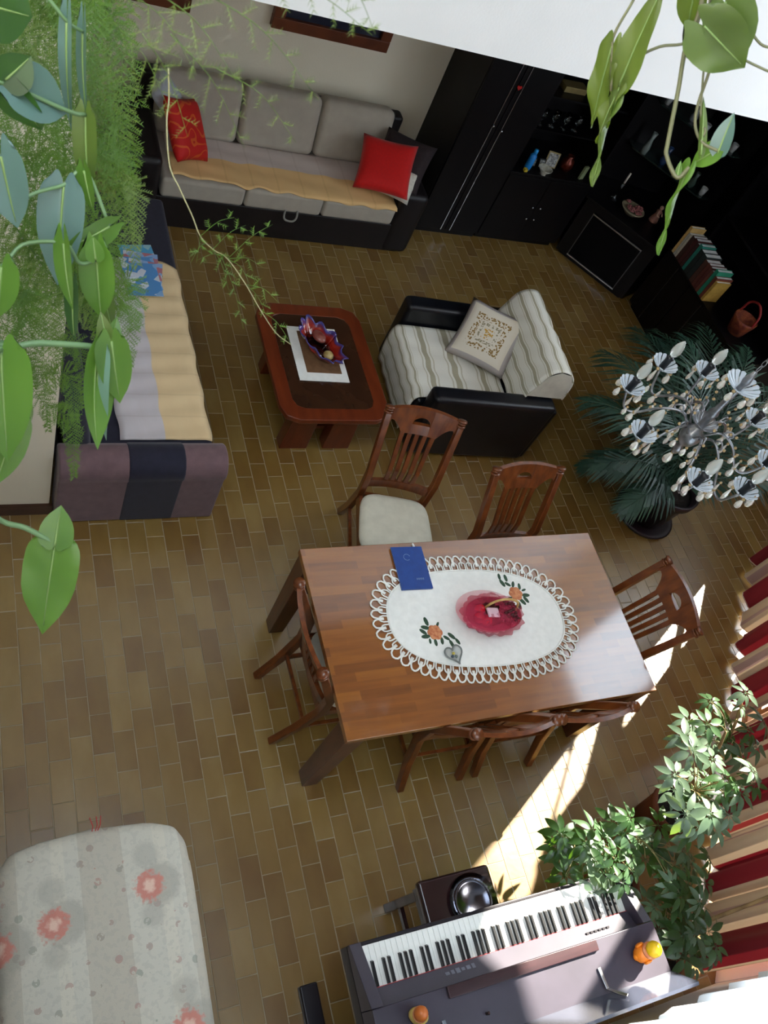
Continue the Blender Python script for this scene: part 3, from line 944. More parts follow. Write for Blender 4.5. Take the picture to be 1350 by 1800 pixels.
pillow('throw_cushion', 'scarlet cushion with gold scrolls at the daybed end of the sofa', 0.42, 0.42, 0.13, m_redg, (1.435, 5.375, 0.655), frame3((0.42, -0.72, -0.50), (0.70, -0.38, 0.60)), 'sofa cushions')
pillow('throw_cushion', 'small white cushion behind the gold scrolled scarlet cushion', 0.29, 0.29, 0.11, mat('white_cushion', (196, 200, 208), rough=0.85), (1.325, 5.60, 0.735), frame3((0.3, -0.7, 0.3), (0.7, -0.3, 0.64)), 'sofa cushions')
pillow('throw_cushion', 'plain scarlet cushion leaning at the cabinet end of the sofa', 0.43, 0.43, 0.13, m_red, (2.95, 5.30, 0.665), frame3((0.62, -0.42, 0.32), (-0.36, -0.48, 0.80)), 'sofa cushions')
pillow('throw_cushion', 'chocolate brown cushion behind the plain scarlet cushion', 0.42, 0.42, 0.12, m_cho, (3.125, 5.40, 0.665), frame3((0.66, -0.5, 0.1), (-0.42, -0.44, 0.79)), 'sofa cushions')
pillow('throw_cushion', 'ivory cushion peeping out below the plain scarlet cushion', 0.27, 0.27, 0.10, m_cream, (3.07, 5.235, 0.585), frame3((0.70, -0.52, 0.12), (-0.36, -0.40, 0.84)), 'sofa cushions')

# ------------------------------------------------------------------ daybed along the wall end
db = thing('daybed', 'navy daybed with mauve brown rolled end beside the cream wall', 'daybed', (0.42, 2.585, 0))
cushion_block('base', m_nav, db, (0.02, 0.1, 0.0), (0.80, 2.30, 0.25), 0.015)
cushion_block('mattress', m_nav, db, (0.10, 0.20, 0.253), (0.825, 2.32, 0.43), 0.03)
MB().box((0.085, 1.22, 0.52), (0.13, 2.1, 0.55), Matrix.Rotation(R(-7), 3, 'Y')).build('backrest', m_nav, db, bevel=0.04, seg=3)
def arm_profile(x, zo=0.0):
    # section in (y, z): outer face, roll, inner face
    pts = []
    r = 0.105
    for i in range(11):
        a = R(215) - R(250) * i / 10
        pts.append((0.105 + r * math.cos(a), 0.455 + r * math.sin(a)))
    return [(0.03, 0.0)] + pts + [(0.19, 0.25), (0.19, 0.0)]
def arm_piece(nm, m, xa, xb, grow=0.0):
    b = MB()
    for x in (xa, xb):
        pass
    pa = arm_profile(0)
    n = len(pa)
    cy, cz = 0.1, 0.3
    q = [((y - cy) * (1 + grow) + cy, max(0.001, (z - cz) * (1 + grow * 0.4) + cz)) for y, z in pa]
    vs = [(xa, y, z) for y, z in q] + [(xb, y, z) for y, z in q]
    fs = [(i, (i + 1) % n, n + (i + 1) % n, n + i) for i in range(n)] + [tuple(range(n - 1, -1, -1)), tuple(range(n, 2 * n))]
    return b.add(vs, fs).build(nm, m, db, bevel=0.012, seg=2)
arm_piece('rolled_arm', m_brnf, -0.015, 0.855)
arm_piece('arm_band', m_nav, 0.325, 0.625, 0.035)
b = MB()
def thr2(u, v):
    y = 0.27 + 1.42 * u
    x = 0.82 - 0.505 * v + 0.006 * math.sin(u * 30)
    z = 0.4365 + 0.004 * math.sin(u * 60 + v * 3) + 0.002 * math.sin(v * 16)
    if x > 0.79: z -= (x - 0.79) * 0.35
    if u > 0.96: x -= (u - 0.96) * 1.6 * (1 - v)
    return Vector((x, y, z))
b.surf(70, 14, thr2, flip=True)
tag(b.build('daybed_throw', m_thr2, None, smooth=True, solid=0.005, loc=(0.42, 2.585, 0)), 'straw and lilac banded throw on the navy daybed', 'throw')
# papers
def mag_material(name, base, spots, seed):
    m, nt, out = newmat(name)
    p = nt.nodes.new('ShaderNodeBsdfPrincipled')
    tc = nt.nodes.new('ShaderNodeTexCoord')
    v = N(nt, 'ShaderNodeTexVoronoi', Scale=16.0)
    mp = N(nt, 'ShaderNodeMapping', Location=(seed, seed * 0.7, 0))
    nt.links.new(tc.outputs['Object'], mp.inputs['Vector'])
    nt.links.new(mp.outputs[0], v.inputs['Vector'])
    rp = nt.nodes.new('ShaderNodeValToRGB')
    rp.color_ramp.interpolation = 'CONSTANT'
    e = rp.color_ramp.elements
    e[0].color = lin(base); e[1].position = 0.85; e[1].color = lin(spots[0])
    k = e.new(0.55); k.color = lin(spots[1])
    k = e.new(0.72); k.color = lin(spots[2])
    s = nt.nodes.new('ShaderNodeSeparateColor')
    nt.links.new(v.outputs['Color'], s.inputs[0])
    nt.links.new(s.outputs[0], rp.inputs[0])
    nt.links.new(rp.outputs[0], p.inputs['Base Color'])
    p.inputs['Roughness'].default_value = 0.3
    nt.links.new(p.outputs[0], out.inputs['Surface'])
    return m
MG = [mag_material('blue_cover_a', (90, 148, 206), ((214, 220, 230), (140, 180, 222), (150, 140, 96)), 1.3),
      mag_material('pale_blue_cover', (150, 180, 222), ((222, 226, 234), (180, 196, 222), (186, 120, 130)), 5.1),
      mag_material('aqua_cover', (90, 170, 212), ((206, 214, 206), (150, 190, 200), (140, 146, 90)), 8.8)]
zz = 0.4445
for k, (x, y, a, w, h, mi, lab) in enumerate((
        (1.01, 4.25, 8, 0.21, 0.285, 2, 'aqua blue magazine at the bottom of the heap on the daybed'),
        (1.01, 4.18, -4, 0.21, 0.285, 1, 'pale blue magazine second in the heap on the daybed'),
        (1.00, 4.13, 6, 0.21, 0.285, 0, 'blue magazine in the middle of the heap on the daybed'),
        (1.02, 4.10, -9, 0.205, 0.28, 1, 'pale blue illustrated magazine second from top on the daybed'),
        (1.00, 4.07, 3, 0.21, 0.28, 0, 'blue magazine on top of the heap on the daybed'))):
    g = thing('magazine', lab, 'magazine', (x, y, zz), R(a + 90), 'magazines on the daybed')
    MB().box((0, 0, 0.0015), (h, w, 0.003)).build('pages', m_pages, g)
    MB().box((0, 0, 0.0035), (h + 0.002, w + 0.002, 0.0008)).build('cover', MG[mi], g)
    zz += 0.0042
b = MB()
rg = random.Random(9)
b.ball((0, 0, 0.028), 0.036, 14, 10, sc=(1, 1.2, 0.78))
b.v = [tuple(Vector(p) * (1 + rg.uniform(-0.16, 0.16)) if p[2] > 0.006 else p) for p in b.v]
tag(b.build('crumpled_tissue', mat('white_tissue', (222, 228, 238), rough=0.9), None, loc=(0.915, 4.03, zz + 0.0)), 'white crumpled tissue on the blue magazines', 'tissue')

# ------------------------------------------------------------------ coffee table
m_ct = mat('cherry_wood', (112, 48, 22), (92, 36, 16), rough=0.3, scale=4, stretch=(5, 1, 1), coat=0.25)
m_ctp = mat('smoked_brown_panel', (62, 38, 24), (52, 31, 20), rough=0.12, scale=5, coat=0.4)
ct = thing('coffee_table', 'low cherry wood coffee table with cut corners and smoked glass centre', 'coffee table', (2.05, 3.475, 0))
def octo(w, l, c): 
    return [(-w + c, -l), (w - c, -l), (w - c * 0.3, -l + c * 0.3), (w, -l + c), (w, l - c), (w - c * 0.3, l - c * 0.3), (w - c, l), (-w + c, l), (-w + c * 0.3, l - c * 0.3), (-w, l - c), (-w, -l + c), (-w + c * 0.3, -l + c * 0.3)]
po, pi_ = octo(0.365, 0.485, 0.11), octo(0.27, 0.39, 0.07)
b = MB(); n = 12
vs = [(x, y, z) for z in (0.42, 0.46) for pl in (po, pi_) for x, y in pl]
fs = []
for i in range(n):
    j = (i + 1) % n
    fs += [(2 * n + i, 2 * n + j, 3 * n + j, 3 * n + i), (j, i, n + i, n + j), (i, j, 2 * n + j, 2 * n + i), (n + j, n + i, 3 * n + i, 3 * n + j)]
b.add(vs, fs).build('top_frame', m_ct, ct, bevel=0.008)
MB().prism(octo(0.272, 0.392, 0.07), 0.435, 0.456).build('glass_centre', m_ctp, ct)
for sy in (-1, 1):
    for sx in (-1, 1):
        MB().box((sx * 0.15, sy * 0.315, 0.21), (0.19, 0.09, 0.42), top=(0.86, 1), shift=(-sx * 0.012, 0)).build('leg', m_ct, ct, bevel=0.005)
MB().box((0, 0, 0.12), (0.4, 0.55, 0.03)).build('lower_shelf', m_ct, ct, bevel=0.004)
rn = thing('table_mat', 'white cloth mat with drawn thread border on the coffee table', 'table mat', (2.03, 3.525, 0.4605), R(-1))
MB().box((0, 0, 0.0012), (0.335, 0.455, 0.0024)).build('border', m_linen, rn)
MB().box((0.012, 0.015, 0.003), (0.235, 0.35, 0.0016)).build('centre', mat('brown_mat_centre', (118, 86, 56), (96, 66, 40), rough=0.8, scale=20), rn)
bw = thing('glass_bowl', 'ruffled red and blue art glass bowl on the white mat', 'bowl', (2.045, 3.56, 0.4645), R(24))
def shell(u, v):
    a = 2 * PI * u
    ru = 1 + 0.10 * v * v * math.sin(11 * a) + 0.05 * v * math.sin(5 * a + 1)
    return Vector(((0.05 + 0.055 * v ** 0.8) * ru * math.cos(a), (0.085 + 0.115 * v ** 0.8) * ru * math.sin(a), 0.004 + 0.085 * v ** 1.5 + 0.012 * v * math.sin(11 * a + 1)))
def bowl_mat():
    m, nt, out = newmat('swirled_art_glass')
    p = nt.nodes.new('ShaderNodeBsdfPrincipled')
    uv = nt.nodes.new('ShaderNodeUVMap'); sx = nt.nodes.new('ShaderNodeSeparateXYZ')
    nt.links.new(uv.outputs[0], sx.inputs[0])
    nz = N(nt, 'ShaderNodeTexNoise', Scale=9.0, Detail=3.0); nt.links.new(uv.outputs[0], nz.inputs['Vector'])
    f = math_(nt, 'ADD', sx.outputs[1], math_(nt, 'MULTIPLY', math_(nt, 'SUBTRACT', nz.outputs['Fac'], 0.5), 0.6))
    rp = nt.nodes.new('ShaderNodeValToRGB'); e = rp.color_ramp.elements
    e[0].position = 0.15; e[0].color = lin((40, 14, 10)); e[1].position = 0.95; e[1].color = lin((70, 66, 140))
    for q, c in ((0.45, (150, 34, 20)), (0.68, (170, 50, 36)), (0.8, (110, 40, 70))):
        k = e.new(q); k.color = lin(c)
    nt.links.new(f, rp.inputs[0]); nt.links.new(rp.outputs[0], p.inputs['Base Color'])
    p.inputs['Roughness'].default_value = 0.06; p.inputs['Coat Weight'].default_value = 0.6
    nt.links.new(p.outputs[0], out.inputs['Surface'])
    return m
b = MB(); b.surf(66, 10, shell)
b.add([(0.05 * math.cos(2 * PI * i / 24), 0.085 * math.sin(2 * PI * i / 24), 0.004) for i in range(24)], [tuple(range(24))])
b.build('bowl', bowl_mat(), bw, smooth=True, solid=0.004)
MB().ball((-0.02, -0.1, 0.06), 0.032, 12, 8, sc=(1, 1.1, 0.8)).build('ornament', mat('cream_ornament', (196, 176, 120), (150, 120, 60), rough=0.4, scale=30), bw, smooth=True)
MB().ball((0.03, 0.06, 0.05), 0.04, 12, 8, sc=(1, 1.4, 0.6)).build('ornament', mat('rosy_ornament', (150, 96, 84), (120, 50, 40), rough=0.3, scale=20), bw, smooth=True)

# ------------------------------------------------------------------ armchair (front towards local -x)
m_bl = mat('black_leather', (16, 18, 24), (12, 13, 18), rough=0.33, scale=12, bump=0.05, bscale=140)
ac = thing('armchair', 'black leather armchair between the coffee table and the black cabinets', 'armchair', (3.19, 3.50, 0), R(-4))
cushion_block('base', m_bl, ac, (-0.38, -0.34, 0.03), (0.46, 0.34, 0.26), 0.015)
for s in (-1, 1):
    ya, yb = (-0.478, -0.342) if s < 0 else (0.342, 0.478)
    cushion_block('armrest', m_bl, ac, (-0.47, ya, 0.02), (0.46, yb, 0.6), 0.035)
cushion_block('seat_cushion', m_bl, ac, (-0.5, -0.335, 0.262), (0.2, 0.335, 0.42), 0.04)
MB().box((0.36, 0, 0.53), (0.2, 0.74, 0.60), Matrix.Rotation(R(10), 3, 'Y')).build('backrest', m_bl, ac, bevel=0.05, seg=3)
cushion_block('rear_panel', m_bl, ac, (0.40, -0.46, 0.02), (0.50, 0.46, 0.55), 0.03)
for sx in (-1, 1):
    for sy in (-1, 1): MB().box((sx * 0.38, sy * 0.38, 0.012), (0.05, 0.05, 0.024)).build('foot', m_black, ac)
def stripes(name, axis, freq, base, line, thin):
    m, nt, out = newmat(name)
    p = nt.nodes.new('ShaderNodeBsdfPrincipled')
    uv = nt.nodes.new('ShaderNodeUVMap'); sx = nt.nodes.new('ShaderNodeSeparateXYZ')
    nt.links.new(uv.outputs[0], sx.inputs[0])
    f = math_(nt, 'FRACT', math_(nt, 'MULTIPLY', sx.outputs[axis], freq))
    rp = nt.nodes.new('ShaderNodeValToRGB'); rp.color_ramp.interpolation = 'CONSTANT'
    e = rp.color_ramp.elements
    e[0].position = 0; e[0].color = lin(base); e[1].position = 0.30; e[1].color = lin(thin)
    for q, c in ((0.35, base), (0.44, line), (0.66, base), (0.75, thin), (0.80, base)):
        k = e.new(q); k.color = lin(c)
    nt.links.new(f, rp.inputs[0])
    nt.links.new(rp.outputs[0], p.inputs['Base Color'])
    p.inputs['Roughness'].default_value = 0.9
    n2 = N(nt, 'ShaderNodeTexNoise', Scale=120.0); nt.links.new(uv.outputs[0], n2.inputs['Vector'])
    b = N(nt, 'ShaderNodeBump', Strength=0.15, Distance=0.006)
    nt.links.new(n2.outputs['Fac'], b.inputs['Height']); nt.links.new(b.outputs[0], p.inputs['Normal'])
    nt.links.new(p.outputs[0], out.inputs['Surface'])
    return m
m_str = stripes('ivory_striped_cover', 1, 8.0, (226, 224, 212), (170, 164, 140), (196, 190, 168))
def draped(path, ya, yb, nv=24, wob=0.004):
    """sheet following path in (x, z), spanning y"""
    P = smooth_path([Vector((x, 0, z)) for x, z in path], 5)
    def f(u, v):
        i = v * (len(P) - 1); k = min(int(i), len(P) - 2); q = P[k].lerp(P[k + 1], i - k)
        y = ya + (yb - ya) * u
        return Vector((q.x + wob * math.sin(u * 30 + v * 9), y, q.z + wob * math.sin(u * 23 + v * 14)))
    b = MB(); b.surf(nv, len(P) - 1, f); return b
cv = draped([(-0.515, 0.1), (-0.53, 0.3), (-0.515, 0.42), (-0.44, 0.445), (-0.2, 0.44), (0.08, 0.437), (0.19, 0.44)], -0.325, 0.325)
tag(cv.build('seat_cover', m_str, None, smooth=True, solid=0.008, loc=(3.19, 3.50, 0), rz=R(-4)), 'ivory striped cover over the armchair seat', 'seat cover')
cv = draped([(0.195, 0.47), (0.215, 0.58), (0.245, 0.7), (0.285, 0.82), (0.36, 0.865), (0.45, 0.845), (0.50, 0.76), (0.515, 0.6)], -0.385, 0.385)
bc = tag(cv.build('backrest_cover', m_str, None, smooth=True, solid=0.008, loc=(3.19, 3.50, 0), rz=R(-4)), 'ivory striped cover over the armchair backrest', 'backrest cover')
for s in (-1, 1):
    b = MB()
    b.add([(0.22, s * 0.386, 0.62), (0.245, s * 0.386, 0.7), (0.285, s * 0.386, 0.815), (0.36, s * 0.386, 0.86), (0.45, s * 0.386, 0.84), (0.50, s * 0.386, 0.755), (0.505, s * 0.386, 0.62)], [(0, 1, 2, 3, 4, 5, 6)])
    b.build('side_flap', mat('ivory_cloth', (206, 200, 184), rough=0.9), bc, solid=0.006)
def motif():
    m, nt, out = newmat('embroidered_square')
    p = nt.nodes.new('ShaderNodeBsdfPrincipled')
    uv = nt.nodes.new('ShaderNodeUVMap'); sx = nt.nodes.new('ShaderNodeSeparateXYZ')
    nt.links.new(uv.outputs[0], sx.inputs[0])
    ax = math_(nt, 'ABSOLUTE', math_(nt, 'SUBTRACT', sx.outputs[0], 0.5))
    ay = math_(nt, 'ABSOLUTE', math_(nt, 'SUBTRACT', sx.outputs[1], 0.5))
    mx = math_(nt, 'MAXIMUM', ax, ay)
    c = lin((222, 214, 196))
    vo = N(nt, 'ShaderNodeTexVoronoi', Scale=30.0); nt.links.new(uv.outputs[0], vo.inputs['Vector'])
    dots = math_(nt, 'LESS_THAN', vo.outputs['Distance'], 0.5)
    ring = math_(nt, 'LESS_THAN', math_(nt, 'ABSOLUTE', math_(nt, 'SUBTRACT', mx, 0.25)), 0.05)
    ring2 = math_(nt, 'LESS_THAN', math_(nt, 'ABSOLUTE', math_(nt, 'SUBTRACT', mx, 0.15)), 0.025)
    mid = math_(nt, 'LESS_THAN', mx, 0.09)
    g = mixc(nt, math_(nt, 'MULTIPLY', ring, dots), c, lin((146, 116, 62)))
    g = mixc(nt, math_(nt, 'MULTIPLY', ring2, dots), g, lin((150, 140, 110)))
    g = mixc(nt, math_(nt, 'MULTIPLY', mid, dots), g, lin((196, 150, 60)))
    edge = math_(nt, 'GREATER_THAN', mx, 0.425)
    g = mixc(nt, edge, g, lin((176, 168, 164)))
    nt.links.new(g, p.inputs['Base Color']); p.inputs['Roughness'].default_value = 0.85
    nt.links.new(p.outputs[0], out.inputs['Surface'])
    return m
pillow('embroidered_cushion', 'cream cushion with gold embroidered square on the armchair', 0.45, 0.45, 0.12, motif(), (3.28, 3.63, 0.60), frame3((0.68, -0.70, 0.2), (-0.50, -0.30, 0.81)), None)

# ------------------------------------------------------------------ pictures on the back wall
def picture(label, x0, x1, z0, z1):
    t = thing('picture_frame', label, 'picture', (0, 0, 0), 0, 'dark framed pictures over the sofa')
    w = 0.085
    m = mat('dark_walnut_frame', (112, 60, 36), (84, 44, 28), rough=0.35, scale=6)
    for a, b2 in (((x0, z0), (x1, z0 + w)), ((x0, z1 - w), (x1, z1)), ((x0, z0 + w), (x0 + w, z1 - w)), ((x1 - w, z0 + w), (x1, z1 - w))):
        MB().span((a[0], 5.945, a[1]), (b2[0], 5.999, b2[1])).build('frame_bar', m, t, bevel=0.006)
    MB().span((x0 + w, 5.975, z0 + w), (x1 - w, 5.99, z1 - w)).build('canvas', mat('blue_reflection_canvas', (30, 34, 52), (50, 50, 66), rough=0.3, scale=3), t)  # bluish tone of a reflection put into the canvas colour
picture('dark walnut framed picture above the middle of the long sofa', 2.03, 2.945, 1.175, 1.80)
picture('dark framed picture half hidden behind the hanging fern', 0.72, 1.46, 1.15, 1.78)
# ------------------------------------------------------------------ black wall units
def knob(parent, p, r=0.011): return MB().ball(p, r, 10, 7).build('knob', m_chrome, parent, smooth=True)
CF = 5.42
wc = thing('wardrobe_cabinet', 'tall black cabinet with silver door strips beside the long sofa', 'cabinet', (3.5, CF, 0))
MB().span((0, 0.02, 0.06), (0.62, 0.575, 2.3)).build('body', m_blackside, wc, bevel=0.003)
MB().span((0.02, 0.04, 0), (0.62, 0.55, 0.06)).build('plinth', m_black, wc)
for a, b2, xs in ((0.005, 0.286, 0.245), (0.292, 0.615, 0.335)):
    d = MB().span((a, 0, 0.07), (b2, 0.0195, 2.29)).build('door', m_black, wc, bevel=0.002)
    MB().span((xs - 0.004, -0.006, 0.07), (xs + 0.004, 0.001, 2.29)).build('silver_strip', m_chrome, d)
    knob(d, (xs, -0.016, 1.09 if a < 0.1 else 1.06))
hb = MB()
hb.add([(heart(2 * PI * i / 20)[0] * 0.022, -0.002, heart(2 * PI * i / 20)[1] * 0.022) for i in range(20)] + [(heart(2 * PI * i / 20)[0] * 0.022, -0.010, heart(2 * PI * i / 20)[1] * 0.022) for i in range(20)],
       [tuple(range(20)), tuple(range(39, 19, -1))] + [(i, (i + 1) % 20, 20 + (i + 1) % 20, 20 + i) for i in range(20)])
tag(hb.build('heart_charm', mat('red_felt', (190, 20, 16), rough=0.8), None, loc=(3.80, CF - 0.004, 1.42)), 'small red heart charm on the tall black cabinet', 'charm')

ds = thing('display_cabinet', 'black display cabinet with an open shelf of glassware and ornaments', 'cabinet', (4.12, CF, 0))
MB().span((0, 0.02, 0.06), (0.86, 0.575, 0.70)).build('base_body', m_black, ds)
MB().span((0.02, 0.05, 0), (0.84, 0.55, 0.06)).build('plinth', m_black, ds)
MB().span((0, 0.0, 0.70), (0.86, 0.575, 0.725)).build('counter', m_black, ds, bevel=0.002)
for a, b2, kx in ((0.005, 0.428, 0.39), (0.432, 0.855, 0.47)):
    d = MB().span((a, 0, 0.07), (b2, 0.0195, 0.695)).build('door', m_black, ds, bevel=0.002)
    knob(d, (kx, -0.012, 0.42)); 
    knob(d, (kx, -0.012, 0.30))
MB().span((0, 0.55, 0.725), (0.86, 0.575, 2.3)).build('back_panel', m_black, ds)
MB().span((0, 0.02, 0.725), (0.02, 0.55, 2.3)).build('side_panel', m_black, ds)
MB().span((0.84, 0.02, 0.725), (0.86, 0.55, 2.3)).build('side_panel', m_black, ds)
MB().span((0.02, 0.20, 1.0), (0.84, 0.55, 1.012)).build('shelf', m_black, ds)
MB().span((0.02, 0.10, 1.34), (0.84, 0.55, 1.355)).build('shelf', m_black, ds)
MB().span((0, 0.02, 1.7), (0.86, 0.55, 2.3)).build('top_cupboard', m_black, ds)

c0, c1 = Vector((4.99, 5.40, 0)), Vector((5.47, 4.79, 0))
ca = math.atan2(c1.y - c0.y, c1.x - c0.x)
cl = (c1 - c0).length
cu = thing('corner_cabinet', 'low black corner cabinet with silver edged dark glass door', 'cabinet', c0, ca)
MB().prism([(0, 0.02), (cl, 0.02), (cl + 0.1, 0.5), (cl / 2, 0.86), (-0.12, 0.5)], 0.03, 0.60).build('body', m_black, cu)
MB().prism([(0.03, 0.05), (cl - 0.03, 0.05), (cl, 0.45), (0, 0.45)], 0, 0.03).build('plinth', m_black, cu)
MB().prism([(-0.02, 0.0), (cl + 0.02, 0.0), (cl + 0.12, 0.5), (cl / 2, 0.88), (-0.14, 0.5)], 0.60, 0.622).build('top', m_black, cu, bevel=0.002)
dd = MB().span((0.12, 0.0, 0.06), (0.66, 0.019, 0.53)).build('glass_door', mat('smoked_black_glass', (6, 6, 8), rough=0.12, spec=0.12), cu, bevel=0.002)
for z in (0.06, 0.515): MB().span((0.12, -0.006, z), (0.66, 0.0005, z + 0.012)).build('silver_edge', m_chrome, dd)
for x in (0.12, 0.652): MB().span((x, -0.005, 0.06), (x + 0.008, 0.0005, 0.527)).build('silver_edge', mat('dull_silver', (120, 120, 124), rough=0.4, metal=1.0), dd)
cv = thing('corner_vitrine', 'tall dark glass vitrine standing in the corner above the low cabinet', 'vitrine', c0, ca)
for a, b2 in (((-0.12, 0.46), (cl / 2, 0.86)), ((cl / 2, 0.86), (cl + 0.1, 0.46))):
    A, B_ = Vector((*a, 0)), Vector((*b2, 0)); q = (B_ - A).normalized(); nn = Vector((-q.y, q.x, 0)) * 0.015
    MB().prism([(A + nn).to_2d(), (A - nn).to_2d(), (B_ - nn).to_2d(), (B_ + nn).to_2d()], 0.6225, 2.2).build('back_panel', m_black, cv)
for z in (1.0, 1.42, 1.85):
    MB().prism([(0.02, 0.40), (cl - 0.02, 0.40), (cl + 0.05, 0.5), (cl / 2, 0.83), (-0.07, 0.5)], z, z + 0.012).build('shelf', mat('dark_green_glass', (26, 40, 36), rough=0.08, coat=0.5), cv)
MB().prism([(-0.02, 0.1), (cl + 0.02, 0.1), (cl + 0.1, 0.5), (cl / 2, 0.86), (-0.12, 0.5)], 2.2, 2.3).build('cornice', m_black, cv)

bs = thing('bookcase', 'low black bookcase along the wall behind the potted palm', 'bookcase', (5.54, 3.45, 0))
MB().span((0.02, 0, 0.05), (0.74, 1.32, 0.66)).build('base_body', m_black, bs)
MB().span((0.05, 0.02, 0), (0.72, 1.3, 0.05)).build('plinth', m_black, bs)
MB().span((-0.005, -0.01, 0.66), (0.745, 1.33, 0.685)).build('counter', m_black, bs, bevel=0.002)
for k in range(3):
    d = MB().span((0, 0.44 * k + 0.004, 0.06), (0.0195, 0.44 * k + 0.436, 0.655)).build('door', m_black, bs, bevel=0.002)
    MB().span((-0.006, 0.44 * k + 0.21, 0.06), (0.0005, 0.44 * k + 0.216, 0.655)).build('strip', mat('dull_silver', (120, 120, 124)), d)
MB().span((0.30, 0, 0.6855), (0.74, 0.02, 2.2)).build('side_panel', m_black, bs)
MB().span((0.30, 1.30, 0.6855), (0.74, 1.32, 2.2)).build('side_panel', m_black, bs)
MB().span((0.72, 0.02, 0.6855), (0.74, 1.3, 2.2)).build('back_panel', m_black, bs)
for z in (1.08, 1.5, 1.9, 2.18): MB().span((0.30, 0.02, z), (0.72, 1.3, z + 0.02)).build('shelf', m_black, bs)

MB().span((0.735, 1.335, 0), (0.755, 2.52, 2.49)).build('dark_filler_panel', m_black, bs)  # added black sheet that keeps the pale side wall dark
MB().span((0.865, 0.555, 0), (2.15, 0.575, 2.49)).build('dark_filler_panel', m_black, ds)  # same added filler, darkening the pale wall behind the vitrine

# books along the bookcase counter
books = [((196, 160, 96), 0.03, 0.27), ((170, 168, 156), 0.022, 0.225), ((186, 178, 160), 0.022, 0.225), ((60, 34, 26), 0.04, 0.24), ((72, 30, 28), 0.04, 0.25), ((60, 28, 24), 0.035, 0.24),
         ((34, 120, 104), 0.034, 0.26), ((26, 34, 32), 0.05, 0.24), ((30, 40, 38), 0.05, 0.24), ((76, 44, 34), 0.045, 0.225), ((92, 44, 34), 0.035, 0.23), ((84, 36, 30), 0.03, 0.23), ((104, 56, 42), 0.03, 0.22),
         ((30, 126, 96), 0.036, 0.26), ((110, 50, 36), 0.03, 0.22), ((176, 140, 60), 0.024, 0.2)]
blab = ['tall tan book at the corner cabinet end of the book row', 'pale grey book beside the tall tan book', 'ivory book second from the tall tan book',
        'brown book right after the ivory book', 'maroon book between two brown books near the ivory end', 'dark brown book touching the teal green book',
        'teal green book in the middle of the book row', 'black book touching the teal green book', 'black green book second after the teal green book',
        'dull brown book after the two black books', 'russet book fourth before the jade green book', 'dark red book two before the jade green book', 'light brown book touching the jade green book',
        'jade green book towards the palm end of the book row', 'rust brown book between the jade and mustard books', 'small mustard yellow book closing the row at the palm end']
y = 4.725
for i, (c, w, h) in enumerate(books):
    lab = blab[i]
    k = thing('book', lab, 'book', (5.53, y - w / 2, 0.686), 0, 'row of books on the bookcase')
    m = mat('book_cloth_%d' % i, c, rough=0.7, scale=30)
    dpt = 0.16 + 0.01 * (i % 3)
    MB().span((0.003, -w / 2 + 0.003, 0.003), (dpt - 0.004, w / 2 - 0.003, h - 0.004)).build('pages', m_pages, k)
    for s in (-1, 1): MB().span((0, s * w / 2, 0), (dpt, s * (w / 2 - 0.0028), h)).build('cover', m, k)
    MB().span((-0.002, -w / 2, 0), (0.0028, w / 2, h)).build('spine', m, k)
    y -= w + 0.003

# ornaments
def lathe_thing(name, label, cat, loc, prof, m, n=18, group=None):
    o = MB().lathe(prof, n).build(name, m, None, smooth=True, loc=loc)
    return tag(o, label, cat, group)
SH = 0.7255
bt = thing('spray_bottle', 'bright blue bottle with yellow cap on the display shelf', 'bottle', (4.30, CF + 0.07, SH))
MB().lathe([(0.001, 0), (0.026, 0.001), (0.03, 0.02), (0.03, 0.13), (0.018, 0.15)], 16).build('bottle_body', mat('azure_plastic', (30, 130, 210), rough=0.35), bt, smooth=True)
MB().lathe([(0.018, 0.15), (0.018, 0.185), (0.001, 0.19)], 16).build('cap', mat('azure_cap', (40, 150, 220), rough=0.35), bt, smooth=True)
MB().box((-0.03, -0.035, 0.012), (0.03, 0.03, 0.024)).build('tag', mat('yellow_card', (210, 180, 50), rough=0.5), bt)
m_gold = mat('dull_brass_frame', (150, 132, 84), (120, 104, 64), rough=0.4, metal=0.3)
m_print = mat('pale_print', (176, 178, 172), (60, 60, 64), rough=0.4, scale=60)
def small_frame(label, x, y, z, w, h, rz, fm):
    t = thing('photo_frame', label, 'photo frame', (x, y, z), rz, 'small frames in the display cabinet')
    Mx = Matrix.Rotation(R(-14), 3, 'X')
    MB().box((0, 0.02, h / 2 + 0.002), (w, 0.01, h), Mx).build('frame', fm, t)
    MB().box((0, 0.0145, h / 2 + 0.002), (w - 0.02, 0.004, h - 0.02), Mx).build('print', m_print, t)
    MB().box((0, 0.055, h * 0.3), (0.012, 0.06, h * 0.58)).build('stand', fm, t)
small_frame('tiny framed print beside the blue bottle', 4.37, CF + 0.1, SH, 0.06, 0.075, 0.1, m_black)
small_frame('tiny framed print next to the glass candy dish', 4.45, CF + 0.1, SH, 0.065, 0.08, -0.05, m_black)
small_frame('olive framed print behind the glass candy dish', 4.56, CF + 0.14, SH, 0.11, 0.13, -0.2, m_gold)
for k, (x, lab) in enumerate(((4.34, 'stemmed crystal glass at the tall cabinet end of the upper display shelf'), (4.46, 'stemmed crystal glass second on the upper display shelf'), (4.58, 'stemmed crystal glass third on the upper display shelf'), (4.70, 'stemmed crystal glass at the corner end of the upper display shelf'))):
    lathe_thing('crystal_glass', lab, 'glass', (x, CF + 0.27, 1.0125), [(0.001, 0), (0.028, 0.001), (0.026, 0.004), (0.005, 0.01), (0.004, 0.05), (0.02, 0.065), (0.03, 0.1), (0.028, 0.14), (0.026, 0.14), (0.028, 0.1), (0.017, 0.069), (0.001, 0.062)], m_glass, 14, 'crystal glasses')
